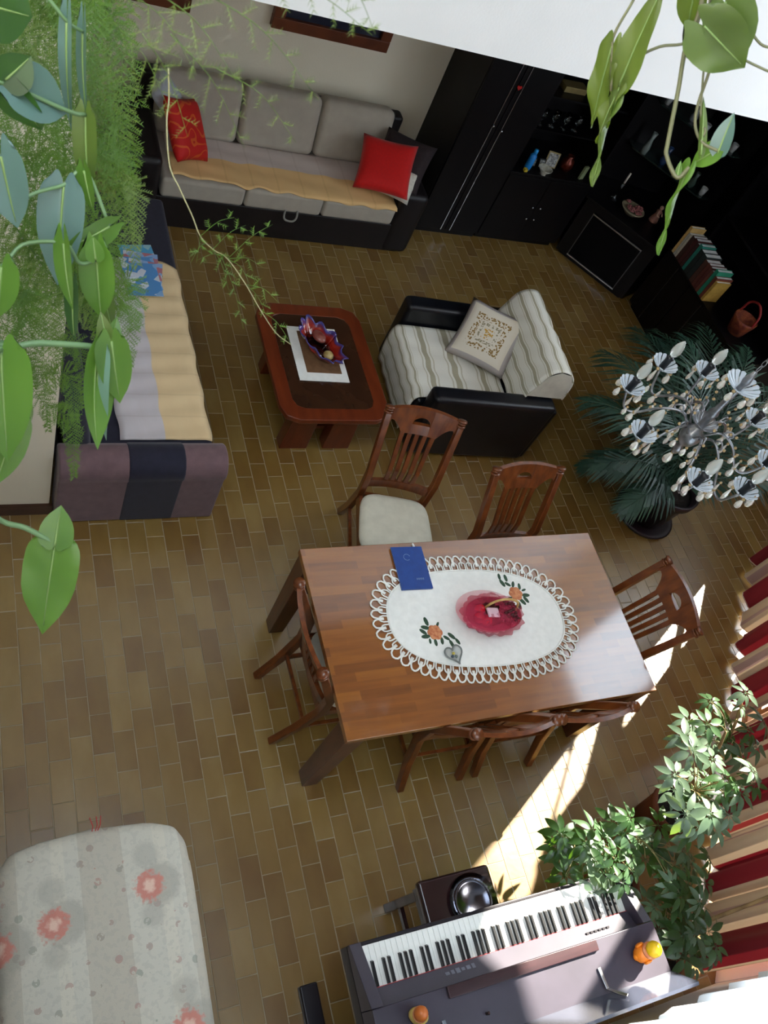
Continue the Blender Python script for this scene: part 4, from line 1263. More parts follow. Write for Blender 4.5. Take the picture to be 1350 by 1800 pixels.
lathe_thing('candy_dish', 'cut glass candy dish at the front of the display shelf', 'dish', (4.45, CF + 0.035, SH), [(0.001, 0), (0.03, 0.001), (0.025, 0.012), (0.06, 0.05), (0.065, 0.06), (0.06, 0.058), (0.03, 0.022), (0.001, 0.018)], mat('milky_cut_glass', (160, 158, 140), (190, 188, 176), rough=0.15, scale=50), 18)
bx = thing('keepsake_box', 'flat olive keepsake box lying on the highest display shelf', 'box', (4.45, CF + 0.25, 1.3555), 0.05)
MB().box((0, 0, 0.02), (0.22, 0.1, 0.04)).build('box_body', m_gold, bx, bevel=0.004)
MB().box((0, 0, 0.045), (0.225, 0.105, 0.01)).build('lid', m_gold, bx, bevel=0.003)
lathe_thing('teapot_vase', 'squat copper vase deep in the display cabinet', 'vase', (4.72, CF + 0.15, SH), [(0.001, 0), (0.04, 0.001), (0.06, 0.05), (0.05, 0.1), (0.025, 0.12), (0.03, 0.14), (0.026, 0.14), (0.001, 0.11)], mat('dark_copper', (92, 34, 20), rough=0.3, metal=0.6), 18)
tc_ = tag(MB().box((0, 0, 0.06), (0.05, 0.02, 0.12), rotz(0.3)).build('hourglass_card', mat('sage_card', (120, 128, 92), rough=0.6), None, loc=(4.86, CF + 0.06, SH)), 'upright sage green card at the corner end of the display counter', 'card')
def on_corner(u, v, z=0.6225):
    return c0 + Vector((math.cos(ca) * u - math.sin(ca) * v, math.sin(ca) * u + math.cos(ca) * v, z))
fb = thing('flower_bowl', 'cream bowl heaped with pink flowers on the corner cabinet', 'bowl', on_corner(0.36, 0.2))
MB().lathe([(0.001, 0), (0.05, 0.001), (0.1, 0.045), (0.115, 0.06), (0.108, 0.06), (0.001, 0.03)], 20).build('bowl', mat('cream_ceramic', (150, 140, 112), rough=0.4), fb, smooth=True)
rg = random.Random(5)
for k in range(14):
    a, r = rg.uniform(0, 6.28), 0.085 * math.sqrt(rg.random())
    b = MB()
    for q in range(5): b.ball((r * math.cos(a) + 0.014 * math.cos(q * 1.26), r * math.sin(a) + 0.014 * math.sin(q * 1.26), 0.072), 0.013, 6, 4, sc=(1, 1, 0.6))
    b.ball((r * math.cos(a), r * math.sin(a), 0.078), 0.01, 6, 4)
    b.build('blossom', mat('dusty_pink', (156, 96, 92), (120, 66, 66), rough=0.7, scale=40), fb, smooth=True)
fg = thing('porcelain_figurine', 'small pink porcelain figurine on the corner cabinet', 'figurine', on_corner(0.55, 0.36), 0.4)
MB().lathe([(0.001, 0), (0.045, 0.001), (0.04, 0.03), (0.022, 0.08), (0.03, 0.105), (0.012, 0.125), (0.001, 0.13)], 14).build('dress', mat('rosy_porcelain', (150, 100, 84), (126, 90, 80), rough=0.3, scale=40), fg, smooth=True)
MB().ball((0, 0, 0.142), 0.019, 10, 8).build('head', mat('pale_porcelain', (176, 140, 120), rough=0.3), fg, smooth=True)
for s in (-1, 1): MB().tube([(s * 0.024, 0, 0.105), (s * 0.045, -0.02, 0.08), (s * 0.02, -0.04, 0.075)], 0.007, n=6).build('sleeve', mat('pale_porcelain', (176, 140, 120)), fg, smooth=True)
for k, (u, v, z, h, c, lab) in enumerate(((0.12, 0.42, 1.0125, 0.2, (120, 130, 126), 'slim grey glass vase on the lowest vitrine shelf'), (0.62, 0.45, 1.0125, 0.14, (60, 76, 66), 'short green vase on the lowest vitrine shelf'), (0.3, 0.48, 1.0125, 0.16, (40, 60, 96), 'cobalt vase in the middle of the lowest vitrine shelf'), (0.6, 0.5, 1.4325, 0.15, (150, 110, 90), 'terracotta vase on the middle vitrine shelf'), (0.3, 0.5, 1.4325, 0.12, (130, 134, 140), 'pewter vase on the middle vitrine shelf'))):
    lathe_thing('ornament_vase', lab, 'vase', on_corner(u, v, z), [(0.001, 0), (0.03, 0.001), (0.035, h * 0.3), (0.016, h * 0.7), (0.024, h), (0.02, h), (0.001, h * 0.6)], mat('vase_%d' % k, c, rough=0.2, coat=0.3), 16, 'vases in the vitrine')
for k, (u, v, z, lab) in enumerate(((0.05, 0.46, 1.4325, 'small crystal tumbler at the display cabinet end of the middle vitrine shelf'), (0.44, 0.46, 1.4325, 'small crystal tumbler between the pewter and terracotta vases'), (0.72, 0.47, 1.4325, 'small crystal tumbler at the bookcase end of the middle vitrine shelf'), (0.46, 0.44, 1.0125, 'small crystal tumbler beside the cobalt vase'), (0.74, 0.46, 1.0125, 'small crystal tumbler at the bookcase end of the lowest vitrine shelf'), (0.2, 0.47, 1.8625, 'small crystal tumbler on the top vitrine shelf near the display cabinet'), (0.55, 0.48, 1.8625, 'small crystal tumbler on the top vitrine shelf near the bookcase'))):
    lathe_thing('crystal_tumbler', lab, 'glass', on_corner(u, v, z), [(0.001, 0), (0.024, 0.001), (0.03, 0.07), (0.027, 0.07), (0.021, 0.01), (0.001, 0.008)], mat('cut_crystal', (214, 216, 214), rough=0.06, trans=0.5), 12, 'crystal tumblers in the vitrine')
tr = thing('glass_candlestick', 'tall clear glass candlestick beside the flower bowl', 'candlestick', on_corner(0.16, 0.24))
MB().lathe([(0.001, 0), (0.035, 0.001), (0.03, 0.008), (0.008, 0.02), (0.012, 0.05), (0.006, 0.08), (0.012, 0.15), (0.02, 0.17), (0.001, 0.17)], 14).build('stem', m_glass, tr, smooth=True)
MB().lathe([(0.009, 0.17), (0.009, 0.27), (0.001, 0.272)], 10).build('candle', m_cream, tr, smooth=True)
wb = thing('woven_basket', 'orange and red woven basket at the palm end of the bookcase', 'basket', (5.70, 3.80, 0.6855))
MB().lathe([(0.07, 0), (0.1, 0.12), (0.105, 0.15), (0.095, 0.15), (0.065, 0.02), (0.001, 0.015)], 22).build('weave', mat('orange_raffia', (128, 62, 22), (84, 22, 16), rough=0.7, scale=24, bump=0.5, bscale=90), wb, smooth=True)
MB().tube(smooth_path([(0, -0.1, 0.145), (0, -0.08, 0.25), (0, 0, 0.3), (0, 0.08, 0.25), (0, 0.1, 0.145)]), 0.01, n=7).build('handle', mat('red_raffia', (130, 24, 22), rough=0.7), wb, smooth=True)

# ------------------------------------------------------------------ digital piano
m_pno = mat('slate_piano_case', (58, 52, 64), (50, 45, 56), rough=0.38, scale=6, coat=0.15)
m_pnd = mat('dark_piano_trim', (30, 25, 32), (24, 20, 26), rough=0.35, scale=6)
m_rosew = mat('rosewood_strip', (54, 30, 34), (38, 20, 24), rough=0.3, scale=5, stretch=(1, 8, 8))
m_ivo = mat('white_key_plastic', (236, 236, 230), rough=0.25)
m_ebo = mat('black_key_plastic', (22, 22, 24), rough=0.3)
pn = thing('digital_piano', 'slate grey digital piano with open keyboard against the white wall', 'piano', (1.265, 0, 0))
PW = 1.355
MB().span((0.0, -0.34, 0.64), (PW, 0.172, 0.725)).build('keybed', m_pnd, pn, bevel=0.006)
MB().span((0.0, 0.157, 0.725), (PW, 0.172, 0.741)).build('key_slip', m_pnd, pn, bevel=0.003)
K0, KW, KN = 0.053, 1.255, 52
kw = KW / KN
wk = MB().box((0, 0, 0), (kw - 0.0011, 0.152, 0.018)).mesh('white_key', m_ivo)
bk = MB().box((0, 0, 0), (0.0118, 0.093, 0.014), top=(0.78, 0.94), shift=(0, -0.002)).mesh('black_key', m_ebo)
for k in range(KN):
    o = bpy.data.objects.new('white_key', wk); COL.objects.link(o); o.parent = pn
    o.location = (K0 + kw * (k + 0.5), 0.080, 0.741)
    if k < KN - 1 and (k + 5) % 7 in (0, 1, 3, 4, 5):
        o = bpy.data.objects.new('black_key', bk); COL.objects.link(o); o.parent = pn
        o.location = (K0 + kw * (k + 1), 0.052, 0.757)
MB().span((K0 - 0.002, -0.002, 0.749), (K0 + KW + 0.002, 0.005, 0.756)).build('red_felt', mat('red_felt', (190, 20, 16)), pn)
for xa, xb in ((0.0, 0.05), (PW - 0.046, PW)):
    b = MB()
    prof = [(0.172, 0.725), (0.172, 0.752), (0.13, 0.77), (-0.06, 0.842), (-0.06, 0.725)]
    vs = [(x, y, z) for x in (xa, xb) for y, z in prof]
    b.add(vs, [(0, 1, 2, 3, 4), (9, 8, 7, 6, 5)] + [(i, 5 + i, 5 + (i + 1) % 5, (i + 1) % 5) for i in range(5)]).build('cheek', m_pno, pn, bevel=0.003)
b = MB()
vs = [(x, y, z) for x in (0.051, PW - 0.047) for y, z in ((0.003, 0.735), (0.003, 0.757), (-0.062, 0.79), (-0.062, 0.735))]
b.add(vs, [(0, 1, 2, 3), (7, 6, 5, 4)] + [(i, 4 + i, 4 + (i + 1) % 4, (i + 1) % 4) for i in range(4)]).build('control_panel', m_pno, pn)
for k in range(6): MB().box((1.055 + 0.022 * k, -0.035, 0.78), (0.014, 0.008, 0.006)).build('button', m_pnd, pn)
b = MB()
for k in range(6): b.box((0.37 + 0.024 * k, -0.022, 0.7708), (0.014 if k % 2 else 0.018, 0.012 + 0.004 * (k % 3), 0.0012), Matrix.Rotation(R(-27), 3, 'X'))
b.build('maker_lettering', mat('grey_lettering', (110, 112, 124), rough=0.4), pn)
MB().span((0.0, -0.34, 0.725), (PW, -0.062, 0.845)).build('top_case', m_pno, pn, bevel=0.004)
MB().span((0.31, -0.105, 0.845), (1.03, -0.062, 0.862)).build('rosewood_ledge', m_rosew, pn, bevel=0.003)
# raised music desk at the back
b = MB()
vs = [(x, y, z) for x in (0.05, PW + 0.0) for y, z in ((-0.262, 0.846), (-0.318, 0.99), (-0.331, 0.985), (-0.276, 0.846))]
b.add(vs, [(0, 1, 2, 3), (7, 6, 5, 4)] + [(i, 4 + i, 4 + (i + 1) % 4, (i + 1) % 4) for i in range(4)])
b.build('music_desk', mat('glossy_slate', (74, 78, 92), (66, 70, 84), rough=0.07, scale=5, coat=0.6), pn)
for x in (0.265, 1.005):
    MB().bar([(x, -0.165, 0.849), (x + 0.004, -0.245, 0.856), (x + 0.02, -0.27, 0.90), (x + 0.035, -0.285, 0.93)], 0.016, 0.007, up=(0, 0.4, 1)).build('desk_bracket', m_chrome if x > 0.5 else mat('pale_bracket', (150, 160, 170), rough=0.3, metal=0.7), pn, bevel=0.002)
MB().span((0.05, -0.335, 0.05), (PW - 0.05, -0.315, 0.6)).build('back_panel', m_pnd, pn)
for xa in (0.012, PW - 0.05):
    MB().span((xa, -0.32, 0.045), (xa + 0.038, -0.10, 0.64)).build('side_leg', m_pnd, pn, bevel=0.004)
    MB().span((xa - 0.025, -0.34, 0.0), (xa + 0.06, 0.10, 0.045)).build('foot', m_pnd, pn, bevel=0.008)
MB().span((0.42, -0.31, 0.06), (0.9, -0.25, 0.14)).build('pedal_box', m_pnd, pn)
for x in (0.58, 0.66, 0.74): MB().span((x - 0.012, -0.25, 0.075), (x + 0.012, -0.16, 0.085)).build('pedal', m_gold, pn, bevel=0.003)

def duck(label, loc, rz, cb, ch, s=1.0):
    t = thing('toy_figure', label, 'toy', loc, rz, 'small toys on the piano')
    MB().lathe([(0.001, 0), (0.026 * s, 0.001), (0.032 * s, 0.014 * s), (0.03 * s, 0.036 * s), (0.02 * s, 0.05 * s), (0.001, 0.054 * s)], 16, sc=(1.25, 1.0)).build('body', cb, t, smooth=True)
    MB().ball((0.012 * s, 0, 0.074 * s), 0.029 * s, 16, 10).build('head', ch, t, smooth=True)
    for q in (-1, 1): MB().ball((-0.006 * s, q * 0.03 * s, 0.03 * s), 0.013 * s, 8, 6, sc=(1.4, 0.6, 1.2)).build('arm', cb, t, smooth=True)
    MB().ball((-0.03 * s, 0, 0.016 * s), 0.014 * s, 8, 6).build('foot', cb, t, smooth=True)
    MB().lathe([(0.03 * s, 0), (0.031 * s, 0.006 * s), (0.024 * s, 0.009 * s)], 16, (0.008 * s, 0, 0.05 * s)).build('collar', m_rose, t, smooth=True)
duck('orange toy figure with round yellow head on the piano top', (2.495, -0.165, 0.8455), 0.2, mat('orange_plastic', (232, 132, 30), (220, 110, 24), rough=0.4, scale=20), mat('yellow_plastic', (238, 190, 20), rough=0.35), 1.15)
duck('small toy figure with amber head at the piano end away from the window', (1.43, -0.125, 0.8455), 2.6, mat('ochre_plastic', (206, 176, 96), rough=0.4), mat('amber_plastic', (196, 104, 40), rough=0.35), 0.95)
tag(MB().lathe([(0.001, 0), (0.006, 0.001), (0.004, 0.012), (0.007, 0.02), (0.001, 0.026)], 10).build('chess_pawn', mat('dark_walnut_piece', (54, 30, 24), rough=0.4), None, smooth=True, loc=(1.715, -0.19, 0.8455)), 'tiny dark pawn shaped knick-knack on the piano top', 'knick-knack')

# bench with plate
bn = thing('piano_bench', 'dark rosewood piano bench half under the keyboard', 'bench', (1.93, 0.19, 0))
m_bn = mat('bench_rosewood', (50, 30, 32), (34, 20, 22), rough=0.18, scale=6, stretch=(1, 6, 6), coat=0.5)
MB().span((-0.185, -0.16, 0.43), (0.19, 0.17, 0.48)).build('seat_lid', m_bn, bn, bevel=0.016, seg=3)
MB().span((-0.165, -0.14, 0.36), (0.17, 0.15, 0.43)).build('seat_box', m_bn, bn)
for sx in (-1, 1):
    for sy in (-1, 1): MB().bar([(sx * 0.155, sy * 0.13, 0), (sx * 0.145, sy * 0.12, 0.37)], 0.042, 0.042, up=(0, 1, 0)).build('leg', m_bn, bn, bevel=0.003)
    MB().span((sx * 0.15 - 0.01, -0.12, 0.13), (sx * 0.15 + 0.01, 0.12, 0.16)).build('stretcher', m_bn, bn)
lathe_thing('steel_plate', 'round shiny steel plate lying on the piano bench', 'plate', (1.985, 0.222, 0.4805), [(0.001, 0.0), (0.075, 0.0), (0.08, 0.008), (0.118, 0.014), (0.12, 0.016), (0.078, 0.011), (0.07, 0.004), (0.001, 0.004)], mat('polished_steel', (96, 98, 110), rough=0.16, metal=1.0), 40)

# ------------------------------------------------------------------ covered furniture under the gallery
def floral():
    m, nt, out = newmat('faded_floral_chintz')
    p = nt.nodes.new('ShaderNodeBsdfPrincipled')
    geo = nt.nodes.new('ShaderNodeTexCoord')
    pos = geo.outputs['Object']
    def spot(cx, cy, r, soft=0.02, nz=None, amp=0.03):
        d = nt.nodes.new('ShaderNodeVectorMath'); d.operation = 'DISTANCE'
        mp = N(nt, 'ShaderNodeMapping', Scale=(1, 1, 0)); nt.links.new(pos, mp.inputs['Vector'])
        nt.links.new(mp.outputs[0], d.inputs[0]); d.inputs[1].default_value = (cx, cy, 0)
        v = d.outputs['Value']
        if nz is not None: v = math_(nt, 'ADD', v, math_(nt, 'MULTIPLY', math_(nt, 'SUBTRACT', nz, 0.5), amp * 2))
        mr = N(nt, 'ShaderNodeMapRange', i1=r + soft, i2=r - soft, i3=0.0, i4=1.0)
        nt.links.new(v, mr.inputs[0]); return mr.outputs[0]
    n1 = N(nt, 'ShaderNodeTexNoise', Scale=55.0, Detail=3.0); nt.links.new(pos, n1.inputs['Vector'])
    n2 = N(nt, 'ShaderNodeTexNoise', Scale=4.0, Detail=3.0); nt.links.new(pos, n2.inputs['Vector'])
    sx = nt.nodes.new('ShaderNodeSeparateXYZ'); nt.links.new(pos, sx.inputs[0])
    c = mixc(nt, n2.outputs['Fac'], lin((206, 202, 188)), lin((192, 190, 178)))
    f = math_(nt, 'FRACT', math_(nt, 'ADD', math_(nt, 'MULTIPLY', sx.outputs[0], 2.75), 0.15))
    c = mixc(nt, math_(nt, 'MULTIPLY', math_(nt, 'LESS_THAN', f, 0.42), 0.55), c, lin((176, 168, 152)))
    c = mixc(nt, math_(nt, 'MULTIPLY', math_(nt, 'LESS_THAN', math_(nt, 'ABSOLUTE', math_(nt, 'SUBTRACT', f, 0.8)), 0.06), 0.4), c, lin((214, 208, 190)))
    vo = N(nt, 'ShaderNodeTexVoronoi', Scale=19.0); nt.links.new(pos, vo.inputs['Vector'])
    s_ = nt.nodes.new('ShaderNodeSeparateColor'); nt.links.new(vo.outputs['Color'], s_.inputs[0])
    sm = math_(nt, 'MULTIPLY', math_(nt, 'LESS_THAN', vo.outputs['Distance'], 0.26), math_(nt, 'GREATER_THAN', s_.outputs[0], 0.45))
    sm = math_(nt, 'MULTIPLY', sm, math_(nt, 'GREATER_THAN', n1.outputs['Fac'], 0.45))
    c = mixc(nt, math_(nt, 'MULTIPLY', sm, 0.5), c, mixc(nt, s_.outputs[1], lin((176, 110, 104)), lin((120, 130, 116))))
    c = mixc(nt, math_(nt, 'MULTIPLY', math_(nt, 'GREATER_THAN', n1.outputs['Fac'], 0.55), 0.18), c, lin((150, 152, 146)))
    G, F, Q = lin((158, 156, 146)), lin((204, 122, 108)), lin((226, 196, 180))
    for cx, cy in ((0.21, 0.48), (0.545, 0.54), (0.03, 0.44), (0.62, 0.06), (0.33, -0.02), (0.1, 0.0)):
        c = mixc(nt, math_(nt, 'MULTIPLY', spot(cx + 0.035, cy + 0.0, 0.075, 0.01, n1.outputs['Fac'], 0.03), 0.6), c, G)
        c = mixc(nt, math_(nt, 'MULTIPLY', spot(cx, cy + 0.11, 0.045, 0.01, n1.outputs['Fac'], 0.03), 0.45), c, G)
        c = mixc(nt, math_(nt, 'MULTIPLY', spot(cx, cy - 0.10, 0.04, 0.01, n1.outputs['Fac'], 0.03), 0.45), c, G)
        c = mixc(nt, math_(nt, 'MULTIPLY', spot(cx, cy, 0.05, 0.008, n1.outputs['Fac'], 0.035), 0.8), c, F)
        c = mixc(nt, math_(nt, 'MULTIPLY', spot(cx, cy, 0.02, 0.008, n1.outputs['Fac'], 0.02), 0.9), c, Q)
    nt.links.new(c, p.inputs['Base Color'])
    p.inputs['Roughness'].default_value = 0.92
    n3 = N(nt, 'ShaderNodeTexNoise', Scale=300.0); nt.links.new(pos, n3.inputs['Vector'])
    bp = N(nt, 'ShaderNodeBump', Strength=0.25, Distance=0.004)
    nt.links.new(n3.outputs['Fac'], bp.inputs['Height']); nt.links.new(bp.outputs[0], p.inputs['Normal'])
    nt.links.new(p.outputs[0], out.inputs['Surface'])
    return m
st = thing('covered_armchair', 'armchair hidden under a faded cream cover with coral flowers below the gallery', 'armchair', (0, 0, 0))
cushion_block('frame', mat('hidden_frame_wood', (80, 50, 30)), st, (0.06, -0.28, 0.0), (0.68, 0.68, 0.72), 0.05)
b = MB()
cx, cy, hx, hy = 0.37, 0.2, 0.345, 0.555
def edge(a, k):
    c, s = math.cos(a), math.sin(a); p = 0.22
    x = math.copysign(abs(c) ** p, c) * hx; y = math.copysign(abs(s) ** p, s) * hy
    yy = y / hy
    w = 0.012 * math.sin(3 * a + 1) + 0.008 * math.sin(7 * a) if y < 0.4 else 0.04 * math.cos(x / hx * PI / 2) - 0.004
    ex = 0.02 * math.exp(-((y - 0.13) / 0.05) ** 2) if x > 0.3 else 0
    return (x + ex) * k, (y + w) * k
rings = [(0.001, 0.80), (0.3, 0.805), (0.6, 0.80), (0.8, 0.797), (0.93, 0.79), (0.98, 0.775), (1.0, 0.74), (1.0, 0.6), (1.005, 0.4), (1.01, 0.2), (1.02, 0.05)]
n = 96; vs = []
for i, (k, z) in enumerate(rings):
    for j in range(n):
        a = 2 * PI * j / n
        x, y = edge(a, k)
        ripple = 0.010 * math.sin(a * 13 + z) * (1 if i > 6 else 0.15 * k)
        vs.append((cx + x + ripple * math.cos(a), cy + y + ripple * math.sin(a), z + 0.003 * math.sin(x * 26) * (0 < i < 6)))
b.add(vs, [(i * n + j, i * n + (j + 1) % n, (i + 1) * n + (j + 1) % n, (i + 1) * n + j)[::-1] for i in range(len(rings) - 1) for j in range(n)])
fl = b.build('floral_cover', floral(), st, smooth=True)
b = MB()
for dx in (0.0, 0.012, 0.02): b.tube([(0.365 + dx, 0.772, 0.787), (0.37 + dx * 1.3, 0.79, 0.79), (0.362 + dx * 2, 0.825, 0.78)], 0.0018, n=5)
b.build('red_ties', mat('red_thread', (200, 60, 60), rough=0.8), fl)
# ------------------------------------------------------------------ chandelier over the dining table
CC = Vector((2.335, 1.385, 2.455))
m_met = mat('tarnished_pewter', (150, 152, 156), (112, 114, 118), rough=0.28, metal=0.8, scale=30)
m_crys = mat('crystal', (246, 244, 234), (246, 244, 234), rough=0.04, trans=0.6, ior=1.5, coat=0.5)
m_bob = mat('pressed_glass', (222, 232, 240), (200, 212, 222), rough=0.12, trans=0.2)
m_bulb = mat('bulb_glass', (228, 232, 226), (228, 232, 226), rough=0.05, trans=0.62, coat=0.5)
m_slv = mat('dark_candle_sleeve', (18, 20, 26), rough=0.4)
m_amb = mat('amber_bead', (170, 140, 90), (190, 170, 130), rough=0.15, trans=0.3)
cn = thing('chandelier', 'crystal chandelier with candle bulbs hanging over the dining table', 'chandelier', CC)
MB().lathe([(0.001, -0.12), (0.012, -0.115), (0.02, -0.09), (0.01, -0.07), (0.03, -0.05), (0.04, -0.02), (0.034, 0.01), (0.014, 0.03), (0.012, 0.09), (0.02, 0.11), (0.012, 0.13), (0.01, 0.26), (0.016, 0.28), (0.008, 0.32), (0.001, 0.33)], 16).build('stem', m_met, cn, smooth=True)
def shellcup(b, c, r, h, n=14, gap=0.74):
    """cup of separate fluted glass petals on a small solid base"""
    for k in range(n):
        a0 = 2 * PI * k / n; wa = 2 * PI / n
        def f(u, v):
            a = a0 + wa * (0.5 + (u - 0.5) * (1.0 if v < 0.3 else gap + 0.3 * max(0, v - 0.8)))
            rr = 0.010 + (r - 0.010) * v + 0.003 * v * math.cos((u - 0.5) * PI)
            return Vector((c[0] + rr * math.cos(a), c[1] + rr * math.sin(a), c[2] + h * v ** 1.7 + 0.002 * v * math.cos((u - 0.5) * PI)))
        b.surf(4, 6, f)
    return b
drop = MB().lathe([(0.001, 0), (0.006, -0.006), (0.0105, -0.020), (0.0085, -0.031), (0.001, -0.038)], 8).mesh('crystal_drop', m_crys, False)
pend = MB().lathe([(0.001, 0), (0.003, -0.006), (0.0075, -0.032), (0.005, -0.044), (0.001, -0.05)], 6).mesh('crystal_drop', m_crys, False)
bead = MB().ball((0, 0, 0), 0.0058, 8, 6).mesh('glass_bead', m_amb, True)
def hang(p, me, s=1.0, rx=0.0, rz=0.0):
    o = bpy.data.objects.new('crystal_drop', me); COL.objects.link(o); o.parent = cn
    o.location = p; o.scale = (s, s, s); o.rotation_euler = (rx, 0, rz)
    q = bpy.data.objects.new('glass_bead', bead); COL.objects.link(q); q.parent = cn
    q.location = Vector(p) + Vector((0, 0, 0.006)); q.scale = (s, s, s)
rg = random.Random(21)
for k in range(8):
    a = R(8 + 45 * k) + rg.uniform(-0.06, 0.06)
    ra = 0.285 + rg.uniform(-0.012, 0.02); za = 0.015 + rg.uniform(-0.015, 0.02)
    d = Vector((math.cos(a), math.sin(a), 0)); e = Vector((-d.y, d.x, 0))
    pa = smooth_path([d * 0.03 + Vector((0, 0, 0.0)), d * 0.08 + Vector((0, 0, 0.05)), d * 0.15 + Vector((0, 0, 0.02)), d * 0.21 + Vector((0, 0, -0.05)), d * (ra - 0.03) + Vector((0, 0, -0.055)), d * ra + Vector((0, 0, za - 0.012))], 5)
    MB().tube(pa, 0.0048, n=6).build('arm', m_met, cn, smooth=True)
    MB().tube(smooth_path([d * 0.08 + Vector((0, 0, 0.05)), d * 0.1 + Vector((0, 0, 0.075)), d * 0.12 + Vector((0, 0, 0.06)), d * 0.11 + Vector((0, 0, 0.045))], 4), 0.0035, n=5).build('scroll', m_met, cn, smooth=True)
    cp = d * ra + Vector((0, 0, za))
    shellcup(MB(), cp, 0.048, 0.028).build('drip_cup', m_bob, cn, smooth=True, solid=0.002)
    MB().lathe([(0.001, 0), (0.013, 0.002), (0.013, 0.05), (0.016, 0.054), (0.010, 0.062), (0.001, 0.063)], 14, cp).build('candle_sleeve', m_slv, cn, smooth=True)
    MB().lathe([(0.007, 0.063), (0.015, 0.075), (0.0195, 0.092), (0.0165, 0.115), (0.007, 0.136), (0.001, 0.143)], 16, cp).build('bulb', m_bulb, cn, smooth=True)
    for q in range(5):
        b2 = a + PI + R(-140 + 70 * q)
        hang(cp + Vector((0.046 * math.cos(b2), 0.046 * math.sin(b2), 0.012)), drop if q % 2 == 0 else pend, rg.uniform(0.95, 1.2), rg.uniform(-0.1, 0.1), rg.uniform(0, 3))
    hang(d * 0.215 + Vector((0, 0, -0.06)), drop, 1.15)
    hang(d * 0.13 + e * 0.01 + Vector((0, 0, 0.012)), pend, 1.0)
    hang(d * 0.055 + Vector((0, 0, -0.04)), drop, 1.0)
    for q in range(3):
        hang(d * (0.17 + 0.04 * q) + e * (0.02 * (q - 1)) + Vector((0, 0, 0.0 - 0.02 * q)), drop if q != 1 else pend, 0.9)
    for q in range(5):
        v_ = (q + 0.5) / 5
        o = bpy.data.objects.new('glass_bead', bead); COL.objects.link(o); o.parent = cn
        o.location = d * (0.065 + 0.13 * v_) + Vector((0, 0, 0.235 - 0.24 * v_ + 0.05 * (2 * v_ - 1) ** 2 - 0.05))
hang((0, 0, -0.125), drop, 1.5)
shellcup(MB(), (0, 0, 0.24), 0.062, 0.026, 16).build('crown_cup', m_bob, cn, smooth=True, solid=0.002)
shellcup(MB(), (0, 0, 0.035), 0.05, 0.03, 16, 0.9).build('hub_shell', m_met, cn, smooth=True, solid=0.002)
for q in range(7):
    a = 2 * PI * q / 7
    hang(Vector((0.06 * math.cos(a), 0.06 * math.sin(a), 0.25)), drop, 1.1)
b = MB()
z = 0.325; i = 0
while CC.z + z < 5.38:
    M3 = rotz(PI / 2 * (i % 2))
    pts = [M3 @ Vector((0.007 * math.cos(2 * PI * j / 8), 0, 0.015 * math.sin(2 * PI * j / 8))) + Vector((0, 0, z + 0.015)) for j in range(9)]
    b.tube(pts, 0.002, n=4, caps=False); z += 0.025; i += 1
b.build('chain', m_met, cn, smooth=True)
MB().lathe([(0.001, -0.03), (0.03, -0.028), (0.055, -0.01), (0.06, 0.0)], 20, (0, 0, 5.4 - CC.z)).build('ceiling_rose', m_met, cn, smooth=True)

# ------------------------------------------------------------------ potted palm
m_palm = mat('palm_green', (44, 74, 56), (32, 58, 48), rough=0.45, scale=5, rnd=0.2, transl=0.15, tcol=(70, 110, 60))
m_pot = mat('dark_glazed_pot', (40, 30, 36), (32, 24, 30), rough=0.4, scale=8)
m_soil = mat('potting_soil', (34, 26, 20), (22, 17, 13), rough=0.95, scale=60, bump=0.6, bscale=90)
pp = thing('potted_palm', 'potted palm with long dark fronds in a dark plum pot by the curtains', 'plant', (4.555, 2.50, 0))
MB().lathe([(0.001, 0), (0.225, 0.0), (0.24, 0.03), (0.225, 0.035), (0.2, 0.03), (0.001, 0.03)], 32).build('saucer', m_pot, pp, smooth=True)
MB().lathe([(0.001, 0.031), (0.155, 0.031), (0.185, 0.33), (0.212, 0.335), (0.218, 0.39), (0.195, 0.39), (0.182, 0.345), (0.001, 0.345)], 32).build('pot', m_pot, pp, smooth=True)
MB().lathe([(0.18, 0.346), (0.1, 0.352), (0.001, 0.358)], 24).build('soil', m_soil, pp, smooth=True)
def frond(az, L, el, seed, droop=1.0):
    rg = random.Random(seed)
    b = MB()
    d = Vector((math.cos(az), math.sin(az), 0)); sd_ = Vector((-d.y, d.x, 0))
    P = []; p = d * 0.02 + Vector((0, 0, 0.36)); th = el; n = 22
    for i in range(n + 1):
        P.append(p.copy()); p += (d * math.cos(th) + Vector((0, 0, math.sin(th)))) * (L / n)
        th -= droop * (0.03 + 0.075 * i / n)
    b.tube(P, [0.008 * (1 - 0.85 * i / n) + 0.0008 for i in range(n + 1)], n=5)
    for i in range(5, n * 2 + 1):
        u = i / (2 * n); k = min(int(u * n), n - 1); q = P[k].lerp(P[k + 1], u * n - k)
        tg = (P[k + 1] - P[k]).normalized(); up = tg.cross(sd_).normalized() * -1
        for s in (-1, 1):
            ln = (0.30 * math.sin(PI * (0.12 + 0.86 * u)) ** 0.7 + 0.03) * L * rg.uniform(0.85, 1.1)
            ang = R(62 - 38 * u) + rg.uniform(-0.1, 0.1)
            dr = (tg * math.cos(ang) + sd_ * s * math.sin(ang) + up * rg.uniform(0.0, 0.25)).normalized()
            w = 0.0085
            side = dr.cross(up).normalized() * w
            a1 = q + dr * ln * 0.55 + Vector((0, 0, -0.03 * ln)); a2 = q + dr * ln + Vector((0, 0, -0.28 * ln))
            b.add([q - side * 0.4, q + side * 0.4, a1 + side, a1 - side, a2], [(0, 1, 2, 3), (3, 2, 4)])
    return b.build('frond', m_palm, pp)
